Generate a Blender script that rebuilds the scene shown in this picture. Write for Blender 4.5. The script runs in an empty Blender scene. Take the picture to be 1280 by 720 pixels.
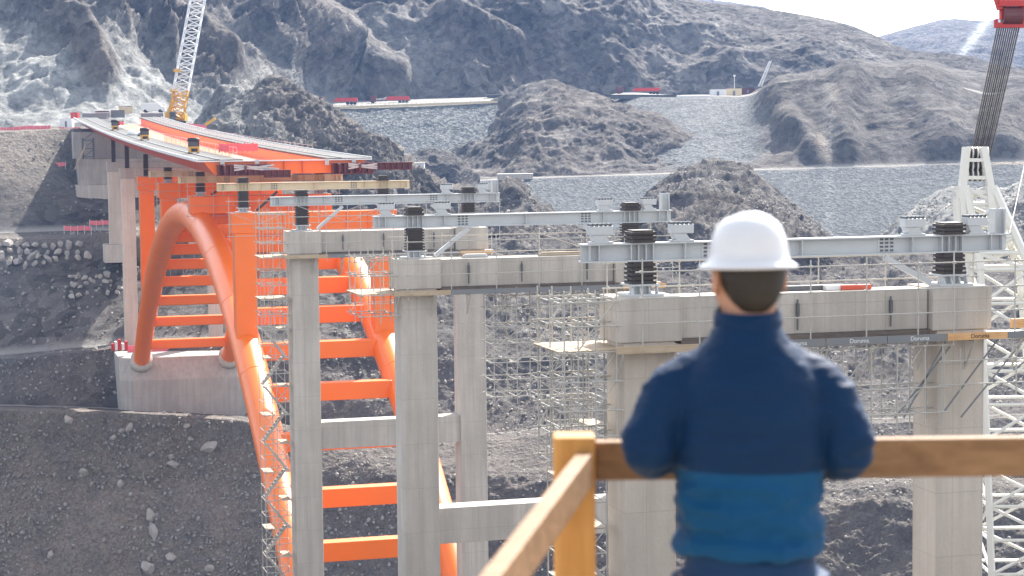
import bpy, bmesh, math, random
import numpy as np
from mathutils import Vector, Matrix
R = math.radians
random.seed(7); np.random.seed(7)
S = bpy.context.scene
COL = S.collection

# ------------------------------------------------------------------ camera, sky, sun, exposure
FP = 2500.0                                   # focal length in pixels of the 1280 wide photograph
TH, PI_, RO = R(15.4), R(4.5), R(-0.6)        # heading right of the bridge axis (+Y), pitch down, roll
Fw = Vector((math.sin(TH)*math.cos(PI_), math.cos(TH)*math.cos(PI_), -math.sin(PI_)))
r0 = Vector((math.cos(TH), -math.sin(TH), 0)); u0 = r0.cross(Fw)
Rt = r0*math.cos(RO) + u0*math.sin(RO); Up = u0*math.cos(RO) - r0*math.sin(RO)
cam = bpy.data.cameras.new('camera'); co = bpy.data.objects.new('camera', cam); COL.objects.link(co)
m4 = Matrix((Rt, Up, -Fw)).transposed().to_4x4(); co.matrix_world = m4
cam.sensor_width = 36; cam.lens = 36*FP/1280; cam.clip_start = 0.3; cam.clip_end = 12000
cam.dof.use_dof = True; cam.dof.focus_distance = 140; cam.dof.aperture_fstop = 5.2
S.camera = co
SUN_AZ, SUN_EL = R(38), R(43)                 # azimuth from +Y towards +X
W = bpy.data.worlds.new('World'); S.world = W; W.use_nodes = True
nt = W.node_tree; bg = nt.nodes['Background']
sky = nt.nodes.new('ShaderNodeTexSky'); sky.sky_type = 'NISHITA'; sky.sun_disc = False
sky.sun_elevation = SUN_EL; sky.sun_rotation = SUN_AZ; sky.dust_density = 2.0; sky.altitude = 600
hs = nt.nodes.new('ShaderNodeHueSaturation'); hs.inputs['Saturation'].default_value = .22; nt.links.new(sky.outputs[0], hs.inputs['Color']); nt.links.new(hs.outputs[0], bg.inputs[0]); bg.inputs[1].default_value = 0.15
sd = Vector((math.sin(SUN_AZ)*math.cos(SUN_EL), math.cos(SUN_AZ)*math.cos(SUN_EL), math.sin(SUN_EL)))
sl = bpy.data.lights.new('sun', 'SUN'); sl.energy = 5.0; sl.angle = R(0.5); sl.color = (1, 0.95, 0.87)
so = bpy.data.objects.new('sun', sl); COL.objects.link(so); so.rotation_euler = (-sd).to_track_quat('-Z', 'Y').to_euler()
S.view_settings.view_transform = 'Standard'; S.view_settings.look = 'None'
S.view_settings.exposure = 1.45; S.view_settings.gamma = 1.0; S.view_settings.use_curve_mapping = False
S.render.engine = 'CYCLES'
S.cycles.max_bounces = 6; S.cycles.volume_bounces = 0; S.cycles.diffuse_bounces = 3

def px(x, y, d):                              # photograph pixel + depth -> point
    return Fw*d + Rt*((x-640)/FP*d) + Up*((360-y)/FP*d)
def pxY(x, y, Y):
    v = Fw + Rt*((x-640)/FP) + Up*((360-y)/FP); return v*(Y/v.y)
def proj(P):                                  # points (N,3) -> pixels
    f = P@np.array(Fw); return 640+FP*(P@np.array(Rt))/f, 360-FP*(P@np.array(Up))/f

# ------------------------------------------------------------------ materials
class NT:
    def __init__(s, name):
        s.m = bpy.data.materials.new(name); s.m.use_nodes = True; s.t = s.m.node_tree
        s.b = s.t.nodes['Principled BSDF']; s.tc = s.n('TexCoord').outputs['Object']
    def n(s, k, **kw):
        o = s.t.nodes.new('ShaderNode'+k)
        for a, v in kw.items(): setattr(o, a, v)
        return o
    def l(s, a, b): s.t.links.new(a, b)
    def noise(s, scale, detail=6, rough=.6, vec=None, stretch=None, dist=0.0):
        v = vec or s.tc
        if stretch:
            mp = s.n('Mapping'); mp.inputs['Scale'].default_value = stretch; s.l(v, mp.inputs[0]); v = mp.outputs[0]
        o = s.n('TexNoise'); o.inputs['Scale'].default_value = scale; o.inputs['Detail'].default_value = detail
        o.inputs['Roughness'].default_value = rough; o.inputs['Distortion'].default_value = dist; s.l(v, o.inputs['Vector']); return o.outputs['Fac']
    def vor(s, scale, feature='F1', rnd=1.0):
        o = s.n('TexVoronoi', feature=feature); o.inputs['Scale'].default_value = scale; o.inputs['Randomness'].default_value = rnd
        s.l(s.tc, o.inputs['Vector']); return o
    def ramp(s, fac, stops):
        o = s.n('ValToRGB'); e = o.color_ramp.elements
        while len(e) < len(stops): e.new(.5)
        for i, (p, c) in enumerate(stops):
            e[i].position = p; e[i].color = (c, c, c, 1) if isinstance(c, (int, float)) else (*c, 1)
        s.l(fac, o.inputs[0]); return o.outputs[0]
    def mix(s, fac, a, b, mode='MIX'):
        o = s.n('Mix', data_type='RGBA', blend_type=mode)
        for i, v in ((0, fac), (6, a), (7, b)):
            if isinstance(v, (int, float)): o.inputs[i].default_value = v if i == 0 else (v, v, v, 1)
            elif isinstance(v, tuple): o.inputs[i].default_value = (*v, 1)
            else: s.l(v, o.inputs[i])
        return o.outputs[2]
    def math(s, op, a, b=0.0):
        o = s.n('Math', operation=op)
        for i, v in ((0, a), (1, b)):
            if isinstance(v, (int, float)): o.inputs[i].default_value = v
            else: s.l(v, o.inputs[i])
        return o.outputs[0]
    def attr(s, name): 
        o = s.n('Attribute'); o.attribute_name = name; return o.outputs['Fac']
    def bump(s, h, dist, strength=1.0, prev=None):
        o = s.n('Bump'); o.inputs['Distance'].default_value = dist; o.inputs['Strength'].default_value = strength
        s.l(h, o.inputs['Height'])
        if prev: s.l(prev, o.inputs['Normal'])
        return o.outputs[0]
    def out(s, col=None, rough=.6, metal=0.0, nrm=None, spec=None):
        if col is not None:
            if isinstance(col, tuple): s.b.inputs['Base Color'].default_value = (*col, 1)
            else: s.l(col, s.b.inputs['Base Color'])
        if isinstance(rough, (int, float)): s.b.inputs['Roughness'].default_value = rough
        else: s.l(rough, s.b.inputs['Roughness'])
        s.b.inputs['Metallic'].default_value = metal
        if spec is not None: s.b.inputs['Specular IOR Level'].default_value = spec
        if nrm: s.l(nrm, s.b.inputs['Normal'])
        return s.m

def paint(name, c, rough=.45, metal=0.0, dirt=.35, dcol=(.25, .2, .17), scale=1.5, bump=.0):
    t = NT(name); f = t.ramp(t.noise(scale, 7, .65), [(.42, 0), (.78, dirt)])
    c2 = t.mix(t.noise(scale*.25, 3), tuple(x*.85 for x in c), c)
    n = t.bump(t.noise(scale*12, 4), bump) if bump else None
    return t.out(t.mix(f, c2, dcol), rough, metal, n)

def concrete(name, a, b, streak=.42, rust=0.0):
    t = NT(name)
    base = t.mix(t.noise(.5, 8, .6), a, b)
    st = t.noise(1.0, 6, .6, stretch=(2.2, 2.2, .12))
    base = t.mix(t.ramp(st, [(.35, streak), (.6, 0)]), base, tuple(x*.62 for x in a))
    if rust:
        rs = t.noise(.8, 3, .5, stretch=(1.3, 1.3, .03)); base = t.mix(t.ramp(rs, [(.58, 0), (.72, rust)]), base, (.42, .25, .14))
    br = t.n('TexBrick'); br.offset = 0; br.inputs['Scale'].default_value = 1; br.inputs['Mortar Size'].default_value = .012
    br.inputs['Brick Width'].default_value = 1.3; br.inputs['Row Height'].default_value = 2.6
    br.inputs['Color1'].default_value = (1, 1, 1, 1); br.inputs['Color2'].default_value = (.9, .9, .9, 1); br.inputs['Mortar'].default_value = (.5, .5, .5, 1)
    sx = t.n('SeparateXYZ'); t.l(t.tc, sx.inputs[0]); cx = t.n('CombineXYZ'); t.l(t.math('ADD', sx.outputs[0], sx.outputs[1]), cx.inputs[0]); t.l(sx.outputs[2], cx.inputs[1])
    t.l(cx.outputs[0], br.inputs['Vector'])
    base = t.mix(.55, base, t.mix(1.0, base, br.outputs['Color'], 'MULTIPLY'))
    sp = t.vor(.9); base = t.mix(t.ramp(sp.outputs['Distance'], [(.035, .6), (.06, 0)]), base, (.6, .59, .57))
    base = t.mix(t.ramp(t.noise(.35, 5, .6, stretch=(1, 1, .5)), [(.43, 0), (.6, .38)]), base, tuple(x*.7 for x in a))
    n = t.bump(t.noise(6, 6, .7), .03)
    return t.out(base, .85, 0, n, .3)

M = {}
M['conc'] = concrete('pier_concrete', (.50, .455, .40), (.64, .59, .53))
M['conc_warm'] = concrete('warm_concrete', (.56, .49, .415), (.68, .61, .53), .25, .45)
M['conc_old'] = concrete('stained_concrete', (.38, .345, .31), (.50, .46, .415), .3)
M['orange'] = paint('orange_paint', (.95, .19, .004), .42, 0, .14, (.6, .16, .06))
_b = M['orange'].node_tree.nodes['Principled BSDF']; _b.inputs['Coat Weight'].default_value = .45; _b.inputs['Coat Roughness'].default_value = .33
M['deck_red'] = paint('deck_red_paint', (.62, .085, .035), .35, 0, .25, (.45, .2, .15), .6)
M['cream'] = paint('cream_paint', (.74, .62, .42), .5, 0, .25)
M['steel'] = paint('pale_grey_paint', (.56, .58, .59), .4, 0, .25, (.34, .3, .27))
M['steel_dark'] = paint('shim_steel', (.05, .042, .038), .5, .3, .5, (.11, .07, .05), 4)
M['galv'] = paint('galvanised_steel', (.50, .48, .44), .45, .1, .45, (.4, .34, .26), 3)
M['white'] = paint('white_paint', (.80, .785, .72), .4, 0, .15, (.55, .48, .35), 2)
M['whitebox'] = paint('white_panel', (.8, .8, .8), .5, 0, .12)
M['maroon'] = paint('maroon_paint', (.13, .03, .035), .45, 0, .3, (.2, .1, .08))
M['red'] = paint('red_paint', (.55, .03, .025), .4, 0, .3, (.3, .08, .06))
M['yellow'] = paint('yellow_paint', (.78, .40, .03), .4, 0, .3)
M['black'] = paint('black_rubber', (.025, .025, .027), .6)
M['darkgrey'] = paint('dark_metal', (.12, .13, .14), .5, .3)
M['blue'] = paint('blue_plastic', (.08, .2, .5), .5)
M['pink'] = paint('pink_mesh', (.80, .17, .22), .6, 0, .4, (.7, .3, .2))
M['grey'] = paint('mid_grey_paint', (.2, .21, .22), .5)
M['slab'] = concrete('deck_slab', (.095, .095, .094), (.16, .157, .15), .3)
M['glass'] = paint('dark_glass', (.03, .04, .05), .08)
M['rope'] = paint('rope_steel', (.07, .055, .045), .5, .4)

def wood(name, a, b, sc=1.0, axis=0):
    t = NT(name); st = [14*sc]*3; st[axis] = .7*sc
    f = t.noise(1.6, 7, .6, stretch=tuple(st), dist=.6)
    c = t.mix(t.ramp(f, [(.3, 0), (.7, 1)]), a, b)
    c = t.mix(t.ramp(t.noise(2.2*sc, 4), [(.5, 0), (.75, .45)]), c, tuple(x*.55 for x in a))
    return t.out(c, .65, 0, t.bump(f, .004), .3)
M['wood'] = wood('pine_lumber', (.46, .205, .05), (.62, .32, .10), 1, 2)
M['wood_rail'] = wood('weathered_lumber', (.16, .088, .042), (.30, .175, .09), 1, 0)
M['wood_form'] = wood('formwork_timber', (.60, .32, .13), (.72, .45, .22), .6, 0)
M['plank'] = wood('scaffold_plank', (.38, .28, .18), (.52, .42, .30), .6, 0)
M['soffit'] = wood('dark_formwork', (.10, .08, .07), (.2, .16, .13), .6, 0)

def terrain_mat():
    t = NT('rocky_ground')
    pale, road, grav, warm = t.attr('pale'), t.attr('road'), t.attr('grav'), t.attr('warm')
    big = t.noise(.02, 12, .68, dist=.4); mid = t.noise(.22, 10, .72); fine = t.noise(2.2, 6, .7)
    c = t.ramp(big, [(.36, (.10, .083, .072)), (.47, (.18, .157, .138)), (.55, (.27, .245, .225)), (.68, (.40, .38, .355))])
    rot = t.n('Mapping'); rot.inputs['Rotation'].default_value = (0, .55, .3); t.l(t.tc, rot.inputs[0])
    bed = t.noise(.35, 7, .65, rot.outputs[0], (.12, .12, 1.1), 1.2); pat = t.noise(.012, 5, .6)
    c = t.mix(t.ramp(pat, [(.42, 0), (.58, .55)]), c, t.mix(mid, (.12, .082, .055), (.33, .25, .185)))
    c = t.mix(t.ramp(bed, [(.40, .6), (.5, 0)]), c, t.mix(.35, c, (.03, .025, .022))); c = t.mix(t.ramp(bed, [(.53, 0), (.66, .45)]), c, t.mix(.5, c, (.5, .47, .42)))
    c = t.mix(warm, c, t.mix(mid, (.05, .044, .042), (.155, .135, .12)))
    pc = t.ramp(mid, [(.3, (.24, .25, .245)), (.5, (.48, .485, .465)), (.68, (.74, .74, .71))])
    c = t.mix(pale, c, pc)
    vf = t.vor(.16); sf = t.n('SeparateColor'); t.l(vf.outputs['Color'], sf.inputs[0])
    vg = t.vor(.5); sg = t.n('SeparateColor'); t.l(vg.outputs['Color'], sg.inputs[0])
    wv = t.n('VectorMath', operation='MULTIPLY_ADD'); nz = t.n('TexNoise'); nz.inputs['Scale'].default_value = .12; nz.inputs['Detail'].default_value = 5; t.l(t.tc, nz.inputs['Vector'])
    t.l(nz.outputs['Color'], wv.inputs[0]); wv.inputs[1].default_value = (7, 7, 7); t.l(t.tc, wv.inputs[2])
    for q in (vf, vg): t.l(wv.outputs[0], q.inputs['Vector'])
    pf = t.math('SUBTRACT', 1.0, t.math('MULTIPLY', pale, .55)); c = t.mix(t.math('MULTIPLY', pf, .75), c, t.mix(sf.outputs[0], t.mix(.6, c, (.025, .021, .019)), t.mix(.2, c, (.6, .575, .54))))
    c = t.mix(t.math('MULTIPLY', pf, .6), c, t.mix(sg.outputs[1], t.mix(.62, c, (.025, .021, .019)), t.mix(.22, c, (.65, .62, .58))))
    c = t.mix(t.ramp(mid, [(.36, .8), (.5, 0)]), c, t.mix(.25, c, (.03, .025, .022)))
    c = t.mix(t.ramp(fine, [(.54, 0), (.7, .4)]), c, t.mix(.5, c, (.5, .48, .45)))
    # broken stone: three sizes of cells
    v1, v2 = t.vor(1.25), t.vor(3.2)
    s1 = t.n('SeparateColor'); t.l(v1.outputs['Color'], s1.inputs[0]); s2 = t.n('SeparateColor'); t.l(v2.outputs['Color'], s2.inputs[0])
    g = t.mix(s1.outputs[0], (.10, .108, .113), (.25, .26, .265)); g2 = t.mix(s2.outputs[1], (.10, .107, .11), (.25, .258, .26))
    g = t.mix(.5, g, g2); g = t.mix(t.math('MULTIPLY', warm, t.ramp(mid, [(.3, .35), (.6, .9)])), g, t.mix(s2.outputs[1], (.38, .312, .25), (.57, .485, .40)))
    g = t.mix(t.math('MULTIPLY', pale, .8), g, t.mix(t.ramp(s1.outputs[0], [(.3, 0), (.95, 1)]), (.22, .23, .23), (.60, .60, .58)))
    c = t.mix(grav, c, g)
    c = t.mix(road, c, t.mix(fine, (.42, .40, .37), (.55, .53, .5)))
    n = t.bump(t.noise(.12, 12, .72), 5.0, .9); n = t.bump(vf.outputs['Distance'], .5, .6, n); n = t.bump(bed, 1.6, .8, n)
    n = t.bump(t.noise(1.1, 8, .75), .9, t.ramp(road, [(0, .95), (1, .1)]), n) if False else t.bump(t.noise(1.1, 8, .75), .8, .9, n)
    gh = t.math('MULTIPLY', t.math('ADD', v1.outputs['Distance'], t.math('MULTIPLY', v2.outputs['Distance'], .5)), grav)
    n = t.bump(gh, .3, 1.0, n)
    t.b.inputs['Specular IOR Level'].default_value = .15
    return t.out(c, .95, 0, n, .15)
M['terrain'] = terrain_mat()
def rockm(name, a, b):
    t = NT(name); c = t.mix(t.noise(1.3, 8, .65), a, b)
    return t.out(c, .9, 0, t.bump(t.noise(2.5, 8, .7), .25), .2)
M['boulder'] = rockm('boulder_stone', (.25, .23, .205), (.48, .455, .42))
M['boulder_pale'] = rockm('pale_boulder_stone', (.31, .28, .245), (.52, .49, .45))

# ------------------------------------------------------------------ mesh builder
class MB:
    def __init__(s): s.v = []; s.f = []
    def quad(s, pts):
        n = len(s.v); s.v += [tuple(p) for p in pts]; s.f.append(tuple(range(n, n+len(pts)))); return s
    def hexa(s, p):                            # 8 points: bottom 4 ccw, top 4 ccw
        n = len(s.v); s.v += [tuple(q) for q in p]
        s.f += [tuple(n+i for i in q) for q in ((3, 2, 1, 0), (4, 5, 6, 7), (0, 1, 5, 4), (1, 2, 6, 5), (2, 3, 7, 6), (3, 0, 4, 7))]; return s
    def box(s, x0, x1, y0, y1, z0, z1):
        return s.hexa([(x0, y0, z0), (x1, y0, z0), (x1, y1, z0), (x0, y1, z0), (x0, y0, z1), (x1, y0, z1), (x1, y1, z1), (x0, y1, z1)])
    def bar(s, a, b, w, h=None, up=(0, 0, 1)):
        a, b = Vector(a), Vector(b); d = (b-a).normalized(); u = Vector(up)
        if abs(d.dot(u)) > .98: u = Vector((0, 1, 0))
        r = d.cross(u).normalized(); u = r.cross(d); h = h or w
        q = lambda p, i, j: p+r*(i*w/2)+u*(j*h/2)
        return s.hexa([q(a, -1, -1), q(a, 1, -1), q(b, 1, -1), q(b, -1, -1), q(a, -1, 1), q(a, 1, 1), q(b, 1, 1), q(b, -1, 1)])
    def tube(s, pts, r, n=6, cap=True):
        pts = [Vector(p) for p in pts]; rs = r if isinstance(r, (list, tuple)) else [r]*len(pts); base = len(s.v); pr = None
        for i, p in enumerate(pts):
            d = (pts[min(i+1, len(pts)-1)]-pts[max(i-1, 0)]).normalized()
            if pr is None:
                u = Vector((0, 0, 1)) if abs(d.z) < .9 else Vector((1, 0, 0)); pr = d.cross(u).normalized()
            else: pr = (pr-d*pr.dot(d)).normalized()
            q = d.cross(pr)
            s.v += [tuple(p+pr*(rs[i]*math.cos(2*math.pi*k/n))+q*(rs[i]*math.sin(2*math.pi*k/n))) for k in range(n)]
        for i in range(len(pts)-1):
            for k in range(n):
                a = base+i*n+k; b = base+i*n+(k+1) % n; s.f.append((a, b, b+n, a+n))
        if cap:
            s.f.append(tuple(base+k for k in reversed(range(n)))); s.f.append(tuple(base+(len(pts)-1)*n+k for k in range(n)))
        return s
    def rings(s, rs, cap=True):                # list of equal-length rings
        base = len(s.v); n = len(rs[0])
        for r in rs: s.v += [tuple(p) for p in r]
        for i in range(len(rs)-1):
            for k in range(n):
                a = base+i*n+k; b = base+i*n+(k+1) % n; s.f.append((a, b, b+n, a+n))
        if cap:
            s.f.append(tuple(base+k for k in reversed(range(n)))); s.f.append(tuple(base+(len(rs)-1)*n+k for k in range(n)))
        return s
    def sweep(s, prof, x0, x1):                # (y,z) outline swept along X
        return s.rings([[(x, y, z) for y, z in prof] for x in (x0, x1)])
    def mesh(s, name, mat, smooth=False):
        me = bpy.data.meshes.new(name); me.from_pydata(s.v, [], s.f)
        if mat: me.materials.append(M[mat] if isinstance(mat, str) else mat)
        if smooth: me.polygons.foreach_set('use_smooth', [True]*len(me.polygons))
        me.update(); return me
    def build(s, name, mat, parent=None, smooth=False, bevel=0):
        me = s.mesh(name, mat, smooth)
        bm = bmesh.new(); bm.from_mesh(me); bmesh.ops.recalc_face_normals(bm, faces=bm.faces); bm.to_mesh(me); bm.free()
        o = bpy.data.objects.new(name, me); COL.objects.link(o)
        if parent: 
            o.parent = parent
            rt = parent
            off = Vector((0, 0, 0))
            while rt is not None: off += rt.location; rt = rt.parent
            if off.length and not parent.get('local'): me.transform(Matrix.Translation(-off))
        if bevel:
            b = o.modifiers.new('bevel', 'BEVEL'); b.width = bevel; b.segments = 2; b.limit_method = 'ANGLE'
        return o
def tag(o, label=None, cat=None, group=None, kind=None):
    if label: o['label'] = label
    if cat: o['category'] = cat
    if group: o['group'] = group
    if kind: o['kind'] = kind
    return o
def thing(name, label, cat, loc, group=None, rot=0, local=False):
    o = bpy.data.objects.new(name, None); COL.objects.link(o); o.location = loc; o.rotation_euler = (0, 0, rot); o.empty_display_size = .2
    if local: o['local'] = 1
    return tag(o, label, cat, group)
def copy_tree(o, parent=None):
    c = o.copy(); COL.objects.link(c); c.parent = parent
    for ch in o.children: copy_tree(ch, c)
    return c

# ------------------------------------------------------------------ noise
def vnoise(P, seed=0):
    i = np.floor(P).astype(np.int64); f = P-i; u = f*f*f*(f*(f*6-15)+10)
    def h(a, b, c):
        x = (a*73856093) ^ (b*19349663) ^ (c*83492791) ^ (seed*2654435761)
        x &= 0xffffffff; x = ((x ^ (x >> 15))*0x2c1b3c6d) & 0xffffffff; x = ((x ^ (x >> 12))*0x297a2d39) & 0xffffffff
        return ((x ^ (x >> 15)) & 0xffffff)/float(0x7fffff)-1
    r = 0
    for a in (0, 1):
        for b in (0, 1):
            for c in (0, 1):
                w = (u[:, 0] if a else 1-u[:, 0])*(u[:, 1] if b else 1-u[:, 1])*(u[:, 2] if c else 1-u[:, 2])
                r = r+w*h(i[:, 0]+a, i[:, 1]+b, i[:, 2]+c)
    return r
def fbm(P, scale, octs, gain=.5, ridged=False, seed=0):
    q = P/scale; amp = 1.0; tot = 0; s = 0
    for o in range(octs):
        n = vnoise(q, seed+o*17)
        if ridged: n = 1-2*np.abs(n)
        tot = tot+n*amp; s += amp; amp *= gain; q = q*2.03+11.7
    return tot/s

# ------------------------------------------------------------------ terrain: surfaces lofted through surveyed points
LOFT = {}
def loft(name, label, xs, rows, step=1.6, vstep=1.5, amp=1.0, big=40, fine=None, seed=1, sub=None, attrs=None, ridged=.6, octs=7, dirn=None, gain=.63, ribs=()):
    """rows: list of dict(y=[per column], d=[per column], a=amplitude factor, attributes...) from low/near to high/far"""
    xs = list(xs)
    def wide(v, lft, rgt): return v if not isinstance(v, (list, tuple)) else [v[0]]*lft+list(v)+[v[-1]]*rgt
    lft, rgt = int(xs[0] <= -300), int(xs[-1] >= 1500)
    if lft or rgt:                             # carry the ground on beyond the frame at both sides
        rows = [{k_: wide(v, lft, rgt) for k_, v in r.items()} for r in rows]; xs = [xs[0]-1100]*lft+xs+[xs[-1]+1100]*rgt
    C = len(xs); K = len(rows)
    P = np.zeros((K, C, 3)); A = np.zeros((K, C))
    names = ('pale', 'road', 'grav', 'warm'); AT = {n: np.zeros((K, C)) for n in names}
    def arr(v): return np.array(v, float) if isinstance(v, (list, tuple)) else np.full(C, float(v))
    for k, r in enumerate(rows):
        ys, ds = arr(r['y']), arr(r['d']); A[k] = arr(r.get('a', 1.0))
        for n in names: AT[n][k] = arr(r.get(n, 0.0))
        AT['road'][k] = AT['road'][k] > 0
        for c in range(C): P[k, c] = px(xs[c], ys[c], ds[c])
    # columns: monotone parameter, Catmull-Rom
    cu = [];
    for c in range(C-1):
        n = max(1, int((xs[c+1]-xs[c])/step)); n = min(n, 90) if xs[c+1]-xs[c] > 1000 else n; cu += [c+i/n for i in range(n)]
    cu.append(C-1); cu = np.array(cu)
    def cr(V):                                 # V (K,C,...) -> (K,len(cu),...)
        i1 = np.clip(np.floor(cu).astype(int), 0, C-2); t = cu-i1
        i0 = np.clip(i1-1, 0, C-1); i2 = i1+1; i3 = np.clip(i1+2, 0, C-1)
        sh = (1, -1)+(1,)*(V.ndim-2); t = t.reshape(sh)
        p0, p1, p2, p3 = V[:, i0], V[:, i1], V[:, i2], V[:, i3]
        return .5*((2*p1)+(-p0+p2)*t+(2*p0-5*p1+4*p2-p3)*t**2+(-p0+3*p1-3*p2+p3)*t**3)
    def ln(V):
        i1 = np.clip(np.floor(cu).astype(int), 0, C-2); t = (cu-i1).reshape((1, -1)+(1,)*(V.ndim-2)); return V[:, i1]*(1-t)+V[:, i1+1]*t
    P2 = cr(P); A2 = ln(A); AT2 = {n: ln(AT[n]) for n in names}
    rv = []
    for k in range(K-1):
        n = rows[k].get('n') or max(2, int(np.max(np.abs(arr(rows[k+1]['y'])-arr(rows[k]['y'])))/vstep)); rv += [k+i/n for i in range(n)]
    rv.append(K-1); rv = np.array(rv); j = np.clip(np.floor(rv).astype(int), 0, K-2); t = rv-j
    def vl(V): return V[j]*(1-t).reshape((-1,)+(1,)*(V.ndim-1))+V[j+1]*t.reshape((-1,)+(1,)*(V.ndim-1))
    G = vl(P2); AG = vl(A2); AG_ = {n: vl(AT2[n]) for n in names}
    # smooth normal of the coarse surface
    du = np.gradient(G, axis=1); dv = np.gradient(G, axis=0); N = np.cross(du, dv); N /= (np.linalg.norm(N, axis=2, keepdims=True)+1e-9)
    flat = G.reshape(-1, 3); nf = N.reshape(-1, 3)
    q = flat.copy()
    if dirn is not None: q = q@np.array(dirn).T
    n1 = fbm(q, big, octs, gain, True, seed); n2 = fbm(flat, big*.6, octs, gain, False, seed+50)
    D = (ridged*n1+(1-ridged)*n2)*amp*AG.reshape(-1)
    flat = flat+nf*D[:, None]+np.array([0, 0, .25])*D[:, None]
    dark = np.zeros(len(flat))
    if ribs:
        gx, gy = proj(flat); add = np.zeros(len(flat))
        for pl_, wd, ht, dk in ribs:
            best = np.full(len(flat), 1e9)
            for (ax, ay), (bx, by) in zip(pl_, pl_[1:]):
                tt = np.clip(((gx-ax)*(bx-ax)+(gy-ay)*(by-ay))/((bx-ax)**2+(by-ay)**2), 0, 1); best = np.minimum(best, np.hypot(gx-ax-tt*(bx-ax), gy-ay-tt*(by-ay)))
            best = best*(1+.5*n2); g_ = np.clip(1-best/(wd*1.5), 0, 1); g_ = g_*g_*(3-2*g_); add += g_*ht; dark = np.maximum(dark, np.clip(g_*2.2, 0, 1)*dk)
        flat = flat+nf*(add*np.clip(AG.reshape(-1)/.5, 0, 1))[:, None]
    ny, nx = G.shape[:2]
    idx = np.arange(ny*nx).reshape(ny, nx)
    F = np.stack([idx[:-1, :-1], idx[:-1, 1:], idx[1:, 1:], idx[1:, :-1]], -1).reshape(-1, 4)
    me = bpy.data.meshes.new(name); me.vertices.add(len(flat)); me.vertices.foreach_set('co', flat.ravel())
    me.loops.add(F.size); me.loops.foreach_set('vertex_index', F.ravel().astype(np.int32))
    me.polygons.add(len(F)); me.polygons.foreach_set('loop_start', np.arange(0, F.size, 4, dtype=np.int32)); me.polygons.foreach_set('loop_total', np.full(len(F), 4, np.int32))
    for n in names:
        a = me.attributes.new(n, 'FLOAT', 'POINT'); v = AG_[n].reshape(-1).copy()
        if attrs and n in attrs: v = attrs[n](flat, v)
        if n == 'pale': v = v*(1-dark)
        if n == 'road': v = (v-.9)/.08
        a.data.foreach_set('value', np.clip(v, 0, 1).astype(np.float32))
    me.update(); me.validate(); me.materials.append(M['terrain'])
    o = bpy.data.objects.new(name, me); COL.objects.link(o); tag(o, label, 'terrain', kind='structure')
    sx, sy = proj(flat); LOFT[name] = (flat, sx, sy)
    return o
def on(name, x, y):
    F, sx, sy = LOFT[name]; i = np.argmin((sx-x)**2+(sy-y)**2); return Vector(F[i])

exec_order = None
def patch(n_scale, lo, hi, seed):              # patchy modulation of a surface attribute by noise
    def f(P, v):
        n = fbm(P, n_scale, 5, .55, False, seed); m = np.clip((n-lo)/(hi-lo), 0, 1); return v*m
    return f

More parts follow.
